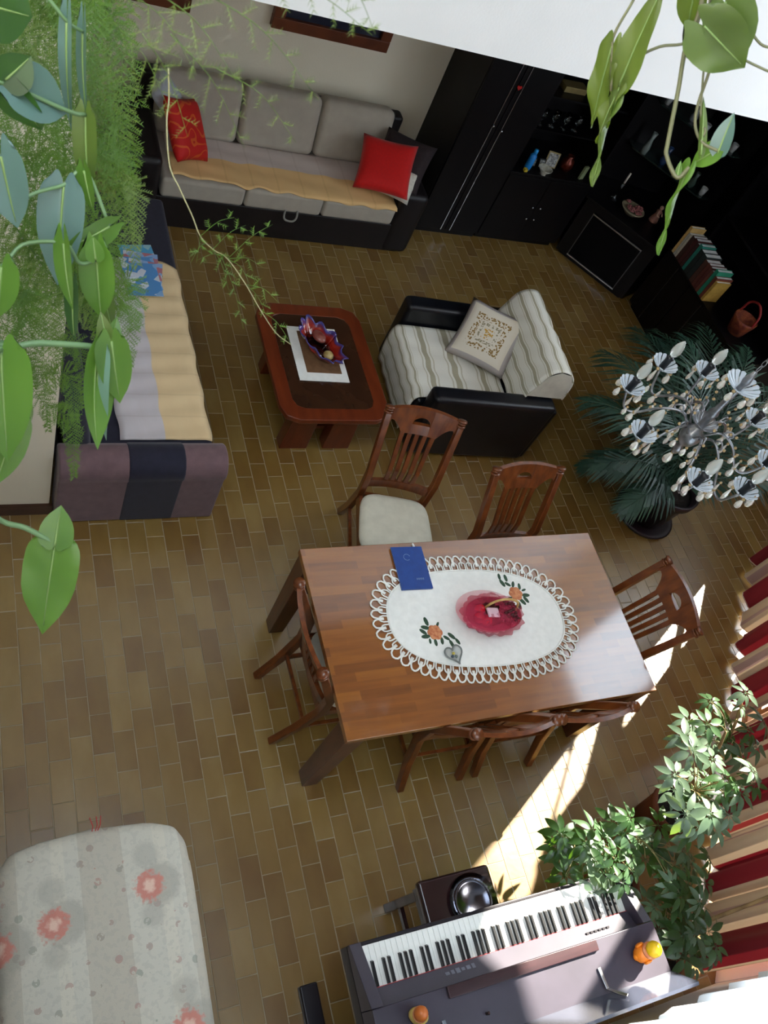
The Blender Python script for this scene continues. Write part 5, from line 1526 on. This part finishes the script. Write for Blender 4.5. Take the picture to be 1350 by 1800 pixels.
for i, (az, L, el) in enumerate(((178, 0.95, 48), (152, 1.1, 55), (128, 1.2, 60), (105, 1.25, 62), (88, 1.25, 58), (70, 1.35, 62), (52, 1.3, 58), (30, 1.15, 66), (8, 1.0, 62), (-25, 0.85, 58), (140, 1.0, 72), (95, 1.15, 76), (55, 1.2, 76), (118, 0.9, 36), (76, 1.1, 42), (200, 0.75, 40), (165, 0.8, 32), (40, 1.15, 44), (62, 1.0, 30))):
    frond(R(az), L, R(el), 100 + i)

# ------------------------------------------------------------------ umbrella plants by the piano
m_sch = [mat('umbrella_leaf_a', (72, 96, 64), (50, 76, 52), rough=0.32, scale=14, rnd=0.25, transl=0.3, tcol=(120, 160, 40)),
         mat('umbrella_leaf_b', (94, 112, 90), (70, 92, 72), rough=0.35, scale=14, rnd=0.25, transl=0.25, tcol=(130, 160, 50)),
         mat('umbrella_leaf_c', (50, 76, 42), (38, 62, 34), rough=0.3, scale=14, rnd=0.25, transl=0.3, tcol=(110, 160, 30))]
m_twig = mat('green_twig', (138, 128, 84), (112, 96, 60), rough=0.6, scale=20)
m_bark = mat('tan_bark', (150, 120, 80), (110, 84, 54), rough=0.8, scale=16, bump=0.3, bscale=60)
def umbrella_mesh(seed, m):
    rg = random.Random(seed); b = MB()
    n = rg.choice((7, 8, 8, 9)); L0 = 0.088
    for k in range(n):
        a = 2 * PI * k / n + rg.uniform(-0.18, 0.18); L = L0 * rg.uniform(0.8, 1.2); dn = rg.uniform(0.25, 0.75)
        d = Vector((math.cos(a), math.sin(a), 0)); s = Vector((-d.y, d.x, 0))
        def f(u, v, d=d, s=s, L=L, dn=dn):
            w = L * 0.21 * math.sin(PI * min(1, u ** 0.8)) ** 0.8 if u < 1 else 0
            x = (v - 0.5) * 2
            return d * (0.018 + L * u) + s * (w * x) + Vector((0, 0, 0.25 * abs(x) * w - dn * L * u * u * 0.8 - 0.1 * L * u))
        b.surf(6, 2, f)
        b.tube([Vector((0, 0, 0)), d * 0.02], 0.0014, n=4)
    return b.mesh('leaf_whorl', m, True)
UM = [umbrella_mesh(i, m_sch[i % 3]) for i in range(9)]
def schefflera(label, pot, stems, clusters, seed, potr=0.13):
    rg = random.Random(seed)
    t = thing('umbrella_plant', label, 'plant', (0, 0, 0), 0, 'umbrella plants beside the piano')
    pot = Vector(pot)
    MB().lathe([(0.001, 0.0), (potr * 0.75, 0.0), (potr, 0.24), (potr * 1.08, 0.245), (potr * 1.08, 0.28), (potr * 0.95, 0.28), (potr * 0.92, 0.25), (0.001, 0.25)], 24, pot).build('pot', mat('terracotta_pot', (120, 66, 44), rough=0.8), t, smooth=True)
    MB().lathe([(potr * 0.92, 0.251), (0.001, 0.256)], 20, pot).build('soil', m_soil, t)
    nodes = []
    for s in stems:
        P = smooth_path([pot + Vector((0, 0, 0.25))] + [Vector(q) for q in s], 6)
        MB().tube(P, [0.011 * (1 - 0.6 * i / len(P)) + 0.002 for i in range(len(P))], n=7).build('branch', m_bark, t, smooth=True)
        nodes += P[4:]
    pet = MB()
    for c in clusters:
        c = Vector(c)
        nd = min(nodes, key=lambda q: (q - c).length + 0.25 * max(0, q.z - c.z))
        mid = nd.lerp(c, 0.5) + Vector((0, 0, 0.03))
        pet.tube(smooth_path([nd, mid, c], 4), 0.0022, n=4)
        o = bpy.data.objects.new('leaf_whorl', rg.choice(UM)); COL.objects.link(o); o.parent = t
        o.location = c
        out = (c - nd); out.z = 0
        tilt = Vector((out.x * 1.2 + rg.uniform(-0.25, 0.25), out.y * 1.2 + rg.uniform(-0.25, 0.25), 0.8)).normalized()
        qt = tilt.to_track_quat('Z', 'Y')
        o.rotation_euler = (qt.to_matrix() @ rotz(rg.uniform(0, 6.28))).to_euler()
        s = rg.uniform(0.65, 1.05); o.scale = (s, s, s)
    pet.build('petioles', m_twig, t, smooth=True)
    return t
def inpoly(x, y, pl):
    r = False; j = len(pl) - 1
    for i in range(len(pl)):
        if (pl[i][1] > y) != (pl[j][1] > y) and x < (pl[j][0] - pl[i][0]) * (y - pl[i][1]) / (pl[j][1] - pl[i][1]) + pl[i][0]: r = not r
        j = i
    return r
def scatter(pl, n, z0, z1, seed, gap=24):
    rg = random.Random(seed); out = []; px = []
    xs = [p[0] for p in pl]; ys = [p[1] for p in pl]; k = 0
    while len(out) < n and k < 6000:
        k += 1
        x, y = rg.uniform(min(xs), max(xs)), rg.uniform(min(ys), max(ys))
        if not inpoly(x, y, pl) or any((x - a) ** 2 + (y - b) ** 2 < gap * gap for a, b in px): continue
        px.append((x, y)); out.append(atz(x, y, rg.uniform(z0, z1)))
    return out
PA = [(965, 1480), (1010, 1445), (1090, 1432), (1160, 1450), (1165, 1510), (1115, 1550), (1060, 1575), (985, 1550)]
PB = [(1175, 1370), (1205, 1260), (1270, 1215), (1345, 1215), (1350, 1330), (1330, 1400), (1270, 1450), (1215, 1480), (1185, 1440)]
PC = [(1130, 1585), (1195, 1555), (1245, 1625), (1265, 1690), (1215, 1705), (1190, 1660), (1155, 1640)]
PD = [(1150, 1500), (1210, 1490), (1255, 1500), (1235, 1590), (1180, 1570)]
clA = scatter(PA, 26, 0.55, 0.85, 31, 22) + scatter(PD, 11, 0.55, 0.8, 33, 22)
clB = scatter(PB, 32, 0.85, 1.25, 32, 25)
clC = scatter(PC, 22, 0.45, 0.72, 34, 20)
schefflera('umbrella plant reaching over the treble end of the keyboard into the sun', (2.92, 0.12, 0), [[(2.86, 0.2, 0.4), (2.7, 0.3, 0.6), (2.5, 0.34, 0.66)], [(2.95, 0.22, 0.45), (2.88, 0.32, 0.62), (2.76, 0.36, 0.7)]], clA, 5)
schefflera('tallest umbrella plant in front of the striped curtain', (3.50, 0.42, 0), [[(3.45, 0.45, 0.5), (3.36, 0.55, 0.85), (3.3, 0.62, 1.05)], [(3.5, 0.42, 0.5), (3.3, 0.40, 0.8), (3.05, 0.40, 0.95)], [(3.55, 0.5, 0.5), (3.5, 0.65, 0.9), (3.45, 0.75, 1.1)]], clB, 6)
schefflera('umbrella plant squeezed between the piano end and the wall', (3.02, -0.22, 0), [[(2.98, -0.18, 0.4), (2.88, -0.14, 0.5)], [(3.0, -0.25, 0.4), (2.9, -0.24, 0.52)], [(3.12, -0.15, 0.5), (3.3, -0.12, 0.78), (3.45, -0.1, 0.9)]], clC, 7)

# ------------------------------------------------------------------ gallery parapet, planter and hanging plants
struct(MB().span((-0.34, FY, 2.75), (-0.20, 2.69, 3.42)).build('wall_parapet', m_white))
pl = thing('planter_box', 'long terracotta planter on the gallery parapet', 'planter', (0, 0, 0))
MB().span((-0.37, 0.25, 3.42), (-0.12, 2.45, 3.60)).build('box', mat('terracotta_pot', (120, 66, 44)), pl, bevel=0.008)
MB().span((-0.35, 0.27, 3.6), (-0.14, 2.43, 3.605)).build('soil', m_soil, pl)
LW = [(0, 0.5), (0.03, 0.72), (0.08, 0.88), (0.15, 0.97), (0.27, 1.0), (0.45, 0.95), (0.62, 0.79), (0.77, 0.54), (0.88, 0.28), (0.95, 0.12), (1.0, 0.0)]
def lw(u):
    for i in range(len(LW) - 1):
        if u <= LW[i + 1][0]:
            a, b = LW[i], LW[i + 1]; return a[1] + (b[1] - a[1]) * (u - a[0]) / (b[0] - a[0])
    return 0
def heart_leaf(parent, B, T, width, m, roll=0.0, fold=0.25, curl=0.1, lobe=0.25, wave=0.0, tw=0.0, narrow=1.0):
    """leaf from base B to tip T facing the gallery; roll turns it about its midrib"""
    B, T = Vector(B), Vector(T); ax = T - B; L = ax.length; ax.normalize()
    nv = (Vector((0, 0, CAMZ)) - (B + T) / 2).normalized()
    nv = (nv - ax * nv.dot(ax)).normalized()
    nv = Matrix.Rotation(roll, 3, ax) @ nv
    sd_ = ax.cross(nv)
    W = width / 2
    b = MB()
    def f(u, v):
        x = (v - 0.5) * 2
        w = lw(u) * W * narrow
        r = Matrix.Rotation(tw * u, 3, ax)
        back = (lobe + 0.06) * L * (1 - ((abs(x) - 0.6) / 0.6) ** 2) * max(0, 1 - u / 0.3) ** 1.2
        z = fold * abs(x) * w - curl * L * u * u + wave * W * math.sin(u * 11 + x * 2) * abs(x)
        return B + ax * (L * u - back) + r @ (sd_ * (x * w) + nv * z)
    b.surf(22, 10, f)
    o = b.build('leaf', m, parent, smooth=True)
    rib = MB().tube([f(u / 10, 0.5) + nv * 0.0006 for u in range(10)], [0.0016 * (1 - u / 11) + 0.0003 for u in range(10)], n=4)
    rib.build('midrib', m_rib, o, smooth=True)
    return o
m_rib = mat('pale_rib', (116, 142, 78), rough=0.5)
m_lf = mat('philodendron_green', (78, 112, 44), (64, 98, 36), rough=0.32, scale=10, rnd=0.12, transl=0.35, tcol=(120, 160, 46))
m_lf2 = mat('philodendron_sky_sheen', (88, 112, 108), (74, 98, 92), rough=0.3, scale=8, rnd=0.1, transl=0.15, tcol=(90, 140, 60))  # blue-grey puts the sky reflected by glossy leaves into their colour
m_lf3 = mat('philodendron_dark', (40, 68, 30), (32, 58, 26), rough=0.35, scale=10, transl=0.25, tcol=(90, 150, 30))
m_lf4 = mat('philodendron_olive', (78, 94, 42), (66, 82, 36), rough=0.35, scale=10, transl=0.25, tcol=(110, 150, 40))
m_stm = mat('pale_green_stem', (96, 124, 82), (80, 106, 70), rough=0.5)
ph = thing('philodendron', 'heart leaved philodendron trailing from the gallery planter among the fern', 'plant', (0, 0, 0))
def S(pts, r=0.003, parent=None, m=None):
    MB().tube(smooth_path([atd(*p) for p in pts], 5), r, n=6).build('stem', m or m_stm, parent, smooth=True)
def Lf(parent, b, t, w, m, **k): heart_leaf(parent, atd(*b), atd(*t), w * 0.82, m, **k)
# base px, tip px (x, y, distance), width in metres
Lf(ph, (97, 955, 1.38), (71, 1120, 1.42), 0.100, m_lf, roll=0.15, lobe=0.1, fold=0.15, wave=0.08)
Lf(ph, (96, 960, 1.375), (107, 888, 1.37), 0.062, m_lf, roll=-0.1, lobe=0.05, fold=0.1, curl=0.05)
Lf(ph, (170, 457, 1.34), (176, 562, 1.36), 0.062, m_lf, roll=0.2, lobe=0.4)
Lf(ph, (173, 460, 1.37), (192, 590, 1.39), 0.058, m_lf4, roll=0.7)
Lf(ph, (168, 456, 1.33), (163, 416, 1.32), 0.032, m_lf, lobe=0.1)
Lf(ph, (112, 428, 1.30), (119, 545, 1.30), 0.045, m_lf, roll=0.9)
Lf(ph, (190, 612, 1.34), (177, 548, 1.33), 0.031, m_lf4, lobe=0.15)
Lf(ph, (193, 612, 1.36), (208, 556, 1.37), 0.031, m_lf, lobe=0.15, roll=0.4)
Lf(ph, (196, 600, 1.31), (210, 712, 1.33), 0.062, m_lf, roll=0.1, lobe=0.15, fold=0.2)
Lf(ph, (172, 614, 1.32), (146, 778, 1.36), 0.075, m_lf, roll=-0.75, lobe=0.1, curl=-0.22, fold=0.4)
Lf(ph, (176, 612, 1.318), (150, 776, 1.352), 0.05, mat('leaf_underside', (116, 146, 124), (100, 130, 112), rough=0.4, transl=0.2), roll=-2.2, lobe=0.05, curl=-0.26, fold=0.3)
Lf(ph, (2, 618, 1.22), (10, 815, 1.24), 0.095, m_lf, roll=0.2, lobe=0.1)
Lf(ph, (25, 742, 1.26), (-6, 858, 1.27), 0.06, m_lf, roll=-0.3)
Lf(ph, (26, 748, 1.27), (58, 700, 1.28), 0.036, m_lf4, roll=0.4)
Lf(ph, (112, 326, 1.34), (98, 505, 1.36), 0.078, m_lf2, roll=0.15, lobe=0.08)
Lf(ph, (22, 152, 1.30), (122, 198, 1.33), 0.088, m_lf2, roll=-0.35, lobe=0.2, fold=0.45)
Lf(ph, (18, 150, 1.31), (70, 235, 1.34), 0.08, m_lf3, roll=0.8, lobe=0.3)
Lf(ph, (10, 140, 1.29), (55, 100, 1.28), 0.06, m_lf3, roll=0.2)
Lf(ph, (150, 200, 1.36), (151, 352, 1.38), 0.045, m_lf4, roll=0.45, lobe=0.1)
Lf(ph, (148, 300, 1.34), (160, 372, 1.35), 0.03, m_lf, roll=0.6)
Lf(ph, (2, 275, 1.25), (28, 405, 1.27), 0.07, m_lf2, roll=0.3)
Lf(ph, (192, 398, 1.36), (112, 445, 1.34), 0.05, m_lf, roll=-0.6)
Lf(ph, (118, 40, 1.34), (112, 235, 1.38), 0.034, m_lf2, roll=0.9)
Lf(ph, (146, 55, 1.36), (141, 215, 1.38), 0.03, m_lf2, roll=1.0)
Lf(ph, (-15, 10, 1.28), (60, 32, 1.30), 0.09, m_lf3, roll=0.2)
Lf(ph, (2, 470, 1.24), (-4, 560, 1.25), 0.06, m_lf, roll=0.2)
Lf(ph, (128, 505, 1.33), (125, 600, 1.35), 0.032, m_lf3, roll=0.7)
base = lambda y: Vector((-0.16, y, 3.6))
def vine(pts, y, r=0.0035):
    f0 = atd(*pts[0]); q = [base(y), Vector((-0.13, y * 0.5 + f0.y * 0.5, 3.61)), f0.lerp(Vector((-0.12, f0.y, 3.6)), 0.35)] + [atd(*p) for p in pts]
    MB().tube(smooth_path(q, 5), r, n=6).build('stem', m_stm, ph, smooth=True)
vine([(-10, 905, 1.36), (45, 928, 1.37), (97, 955, 1.38)], 0.7, 0.0042)
vine([(-10, 603, 1.28), (70, 603, 1.3), (150, 608, 1.32), (176, 614, 1.33), (192, 606, 1.35)], 0.95, 0.0048)
vine([(-5, 598, 1.3), (110, 606, 1.33), (190, 612, 1.35)], 1.0, 0.0025)
vine([(-10, 470, 1.3), (40, 430, 1.32), (112, 428, 1.31), (140, 462, 1.33), (172, 456, 1.34)], 1.1, 0.0028)
vine([(-10, 372, 1.3), (60, 340, 1.32), (112, 325, 1.34), (150, 300, 1.35), (192, 396, 1.36)], 1.15, 0.0028)
vine([(-10, 140, 1.29), (22, 152, 1.30), (122, 196, 1.33), (150, 202, 1.36)], 1.2, 0.003)
vine([(-12, 610, 1.2), (2, 618, 1.22), (0, 700, 1.24), (25, 742, 1.26)], 0.9, 0.003)
vine([(60, -20, 1.33), (118, 38, 1.34), (146, 56, 1.36)], 1.4, 0.0025)

# asparagus fern
m_fern = mat('fern_green', (72, 102, 38), (56, 86, 32), rough=0.6, scale=20, rnd=0.2, transl=0.35, tcol=(140, 180, 50))
m_fernl = mat('fern_pale', (90, 108, 60), (78, 96, 52), rough=0.6, scale=20, rnd=0.15, transl=0.4, tcol=(160, 190, 80))
fn = thing('asparagus_fern', 'feathery asparagus fern hanging from the gallery in front of the cream wall', 'plant', (0, 0, 0))
def fern_frond(path, wid, m, seed, dens=1.0, parent=None, stem_r=0.0011, lean=0.0, nw=0.0007):
    rg = random.Random(seed)
    P = smooth_path(path, 8); n = len(P)
    b = MB(); b.tube(P, [stem_r * (1 - 0.7 * i / n) for i in range(n)], n=4)
    L = sum((P[i + 1] - P[i]).length for i in range(n - 1))
    nb_ = int(L / 0.0085 * dens)
    for i in range(nb_):
        u = 0.14 + 0.86 * (i + rg.random() * 0.5) / nb_; k = min(int(u * (n - 1)), n - 2); q = P[k].lerp(P[k + 1], u * (n - 1) - k)
        tg = (P[k + 1] - P[k]).normalized()
        vw = (Vector((0, 0, CAMZ)) - q).normalized()
        s0 = tg.cross(vw).normalized(); s0 = (Matrix.Rotation(lean + rg.uniform(-0.6, 0.6), 3, tg) @ s0)
        s = s0 * (1 if i % 2 else -1)
        ln = wid * math.sin(PI * min(0.97, 0.15 + 0.85 * u)) ** 0.6 * rg.uniform(0.6, 1.1)
        d = (tg * 0.75 + s).normalized()
        e = q + d * ln + Vector((0, 0, -0.12 * ln))
        w = tg.cross(d).cross(d).normalized() * 0.0004
        b.add([q - w, q + w, e], [(0, 1, 2)])
        m_ = max(4, int(ln / 0.0036))
        for j in range(m_):
            r = (j + 0.6) / m_; p = q.lerp(e, r)
            for sg in (-1, 1):
                nd = (d * 0.8 + (tg if sg > 0 else s0.cross(d).cross(d) * 0 - tg) * 0.8 + vw * rg.uniform(-0.5, 0.5)).normalized()
                t2 = p + nd * rg.uniform(0.005, 0.009)
                w2 = nd.cross(vw).normalized() * nw
                b.add([p - w2, p + w2, t2], [(0, 1, 2)])
    return b.build('frond', m, parent or fn)
rg = random.Random(77)
FR = []
for bx_, by_, tx_, ty_, w_ in ((60, 40, 232, 345, .05), (90, 120, 240, 300, .05), (110, 210, 238, 330, .045), (90, 230, 236, 420, .05), (110, 300, 242, 470, .045), (80, 330, 205, 480, .045), (100, 400, 205, 545, .045), (90, 470, 190, 590, .045),
        (80, 520, 182, 650, .04), (70, 590, 150, 720, .035), (60, 650, 132, 738, .04), (70, 700, 130, 840, .035), (20, 60, 200, 200, .06), (30, 20, 250, 190, .06), (10, 120, 180, 290, .06), (60, -20, 240, 120, .06),
        (120, 100, 225, 250, .05), (0, 260, 120, 420, .055), (0, 330, 110, 520, .055), (0, 430, 100, 600, .05), (0, 520, 90, 690, .045), (0, 0, 140, 130, .06), (30, -30, 130, 110, .06), (70, -20, 170, 160, .06), (120, -30, 230, 80, .06),
        (10, 200, 130, 340, .06), (20, 270, 140, 440, .055), (40, 380, 130, 560, .05), (0, 150, 100, 270, .06), (140, -10, 215, 230, .05), (90, 60, 190, 330, .05), (150, 250, 226, 400, .045), (170, 330, 240, 435, .04), (0, 600, 85, 760, .035), (100, 150, 215, 430, .05), (130, 420, 195, 520, .04)):
    FR.append((bx_, by_, tx_, ty_, w_))
for _ in range(18):
    x, y = rg.uniform(-10, 170), rg.uniform(-20, 560)
    FR.append((x, y, x + rg.uniform(20, 90), y + rg.uniform(70, 170), rg.uniform(.04, .06)))
for i, (x0, y0, x1, y1, w_) in enumerate(FR):
    d0, d1 = rg.uniform(1.45, 1.85), rg.uniform(1.45, 1.9)
    A_, B_ = atd(x0, y0, d0), atd(x1, y1, d1)
    mid = A_.lerp(B_, 0.5) + Vector((0.02, 0.0, 0.05 + rg.uniform(0, 0.03)))
    root = Vector((-0.14 - 0.04 * rg.random(), min(2.3, max(0.4, A_.y * 0.95)), 3.6))
    path = [root, A_.lerp(root, 0.45) + Vector((0, 0, 0.02)), A_, mid, B_] if A_.z < 3.75 else [A_, mid, B_]
    fern_frond(path, w_, m_fern if i % 4 else m_fernl, 200 + i, 1.15)
for i, (x0, y0, x1, y1, d, w_) in enumerate(((215, -20, 345, 130, 0.95, .035), (250, -30, 420, 150, 0.9, .03), (330, -30, 560, 175, 0.85, .022), (420, -30, 655, 62, 0.8, .02), (300, 60, 430, 260, 0.95, .028), (250, 60, 330, 240, 1.0, .035), (380, 120, 520, 250, 1.0, .02), (560, -40, 660, 60, 0.8, .016), (200, 40, 300, 200, 1.05, .04))):
    A_, B_ = atd(x0, y0, d), atd(x1, y1, d + 0.1)
    fern_frond([A_, A_.lerp(B_, 0.5) + Vector((0, 0, 0.015)), B_], w_, m_fernl, 400 + i, 0.5, stem_r=0.0006, nw=0.0003)
# long trailing runner of the fern
tv = [(296, 120, 1.5), (297, 175, 1.5), (293, 215, 1.49), (298, 290, 1.47), (315, 330, 1.46), (338, 380, 1.45), (352, 415, 1.44), (374, 438, 1.43), (400, 455, 1.42), (432, 500, 1.41), (458, 545, 1.40), (485, 585, 1.39), (512, 606, 1.38)]
MB().tube(smooth_path([atd(*p) for p in tv], 5), [0.0015 * (1 - 0.65 * i / 60) for i in range(61)], n=6).build('runner', mat('pale_runner', (138, 132, 96), (120, 114, 78), rough=0.6), fn, smooth=True)
for i, (p0, p1, w_) in enumerate((((352, 415), (412, 382), .016), ((374, 438), (432, 396), .014), ((400, 455), (480, 394), .012), ((352, 415), (345, 462), .012), ((374, 438), (402, 510), .018), ((388, 448), (428, 578), .014), ((400, 455), (462, 470), .018), ((432, 500), (490, 532), .014), ((432, 500), (470, 560), .014), ((360, 428), (335, 462), .010), ((400, 455), (440, 500), .02), ((458, 545), (512, 606), .014), ((400, 452), (345, 458), .012))):
    A_, B_ = atd(*p0, 1.43), atd(*p1, 1.41)
    fern_frond([A_, A_.lerp(B_, 0.5) + Vector((0, 0, 0.01)), B_], w_ * 1.25, m_fern, 500 + i, 0.5, stem_r=0.0006, nw=0.00045)

# second philodendron in a hanging pot on the window side
ph2 = thing('philodendron', 'philodendron with long twisted leaves hanging before the bright upper wall', 'plant', (0, 0, 0))
D = 1.5
m_ls = mat('olive_leaf_strap', (80, 94, 38), (66, 80, 30), rough=0.35, scale=10, transl=0.3, tcol=(130, 160, 40))
Lf(ph2, (1088, 152, D), (1160, -30, D - 0.05), 0.060, m_ls, roll=-0.5, lobe=0.05, wave=0.1)
Lf(ph2, (1076, 82, D), (1032, 228, D + 0.04), 0.050, m_ls, roll=0.5, lobe=0.12, wave=0.25)
Lf(ph2, (1092, 150, D), (1040, 250, D + 0.02), 0.045, m_ls, roll=1.0, wave=0.3)
Lf(ph2, (1086, 172, D), (1030, 322, D + 0.04), 0.040, m_lf4, roll=0.95, wave=0.4, tw=1.2, lobe=0.02)
Lf(ph2, (1222, -20, D), (1206, 56, D + 0.02), 0.052, m_ls, roll=0.2, lobe=0.2)
Lf(ph2, (1238, 46, D - 0.05), (1310, 122, D - 0.03), 0.100, m_lf4, roll=0.1, lobe=0.25, wave=0.06)
Lf(ph2, (1274, 4, D - 0.04), (1300, 118, D - 0.02), 0.09, m_lf4, roll=-0.2, lobe=0.1)
Lf(ph2, (1212, 294, D), (1144, 442, D + 0.05), 0.040, m_lf, roll=0.9, wave=0.35, tw=1.0, lobe=0.03)
Lf(ph2, (1264, 262, D), (1212, 290, D + 0.02), 0.042, m_lf, roll=0.3, lobe=0.1)
Lf(ph2, (1262, 270, D), (1288, 198, D - 0.01), 0.040, m_lf2, roll=-0.4, lobe=0.05)
Lf(ph2, (1232, 272, D), (1242, 168, D), 0.018, m_lf4, roll=0.6, lobe=0.0)
Lf(ph2, (1190, 312, D), (1197, 282, D), 0.012, m_lf, lobe=0)
Lf(ph2, (1296, 26, D), (1320, -20, D), 0.022, mat('dry_leaf', (150, 96, 40), (110, 66, 28), rough=0.6), roll=0.5)
m_st2 = mat('olive_stem', (96, 100, 66), (84, 80, 56), rough=0.5)
top2 = atd(1262, -170, D)
def S2(pts, r=0.0028): MB().tube(smooth_path([top2] + [atd(*p, D) for p in pts], 5), r, n=6).build('stem', m_st2, ph2, smooth=True)
S2([(1240, -20), (1226, 30), (1206, 82), (1200, 110), (1192, 160), (1174, 250), (1172, 275), (1190, 312), (1212, 294)], 0.0036)
S2([(1240, 0), (1240, 60), (1250, 110), (1228, 180), (1222, 220), (1234, 250), (1264, 266)], 0.0026)
S2([(1226, 30), (1206, 74), (1160, 82), (1120, 104), (1090, 152)], 0.0024)
S2([(1140, -40), (1108, 10), (1080, 60), (1076, 90), (1074, 160)], 0.0022)
S2([(1232, 20), (1205, 92), (1240, 104), (1238, 46)], 0.0026)
S2([(1290, -10), (1330, 70), (1360, 86)], 0.002)
S2([(1250, 60), (1300, 100), (1360, 130)], 0.002)
S2([(1232, 190), (1240, 226), (1236, 240)], 0.0018)
pt2 = top2 + Vector((0.0, 0.0, 0.05))
MB().lathe([(0.001, -0.14), (0.09, -0.14), (0.12, 0.03), (0.125, 0.05), (0.11, 0.05), (0.1, 0.02), (0.001, 0.02)], 24, pt2 + Vector((0.05, 0.0, 0.16))).build('hanging_pot', m_pot, ph2, smooth=True)
for k in range(3):
    a = 2 * PI * k / 3
    c_ = pt2 + Vector((0.05, 0, 0.2)); MB().tube([c_ + Vector((0.12 * math.cos(a), 0.12 * math.sin(a), 0)), Vector((c_.x, c_.y, 5.4))], 0.002, n=5).build('hanging_cord', m_black, ph2)
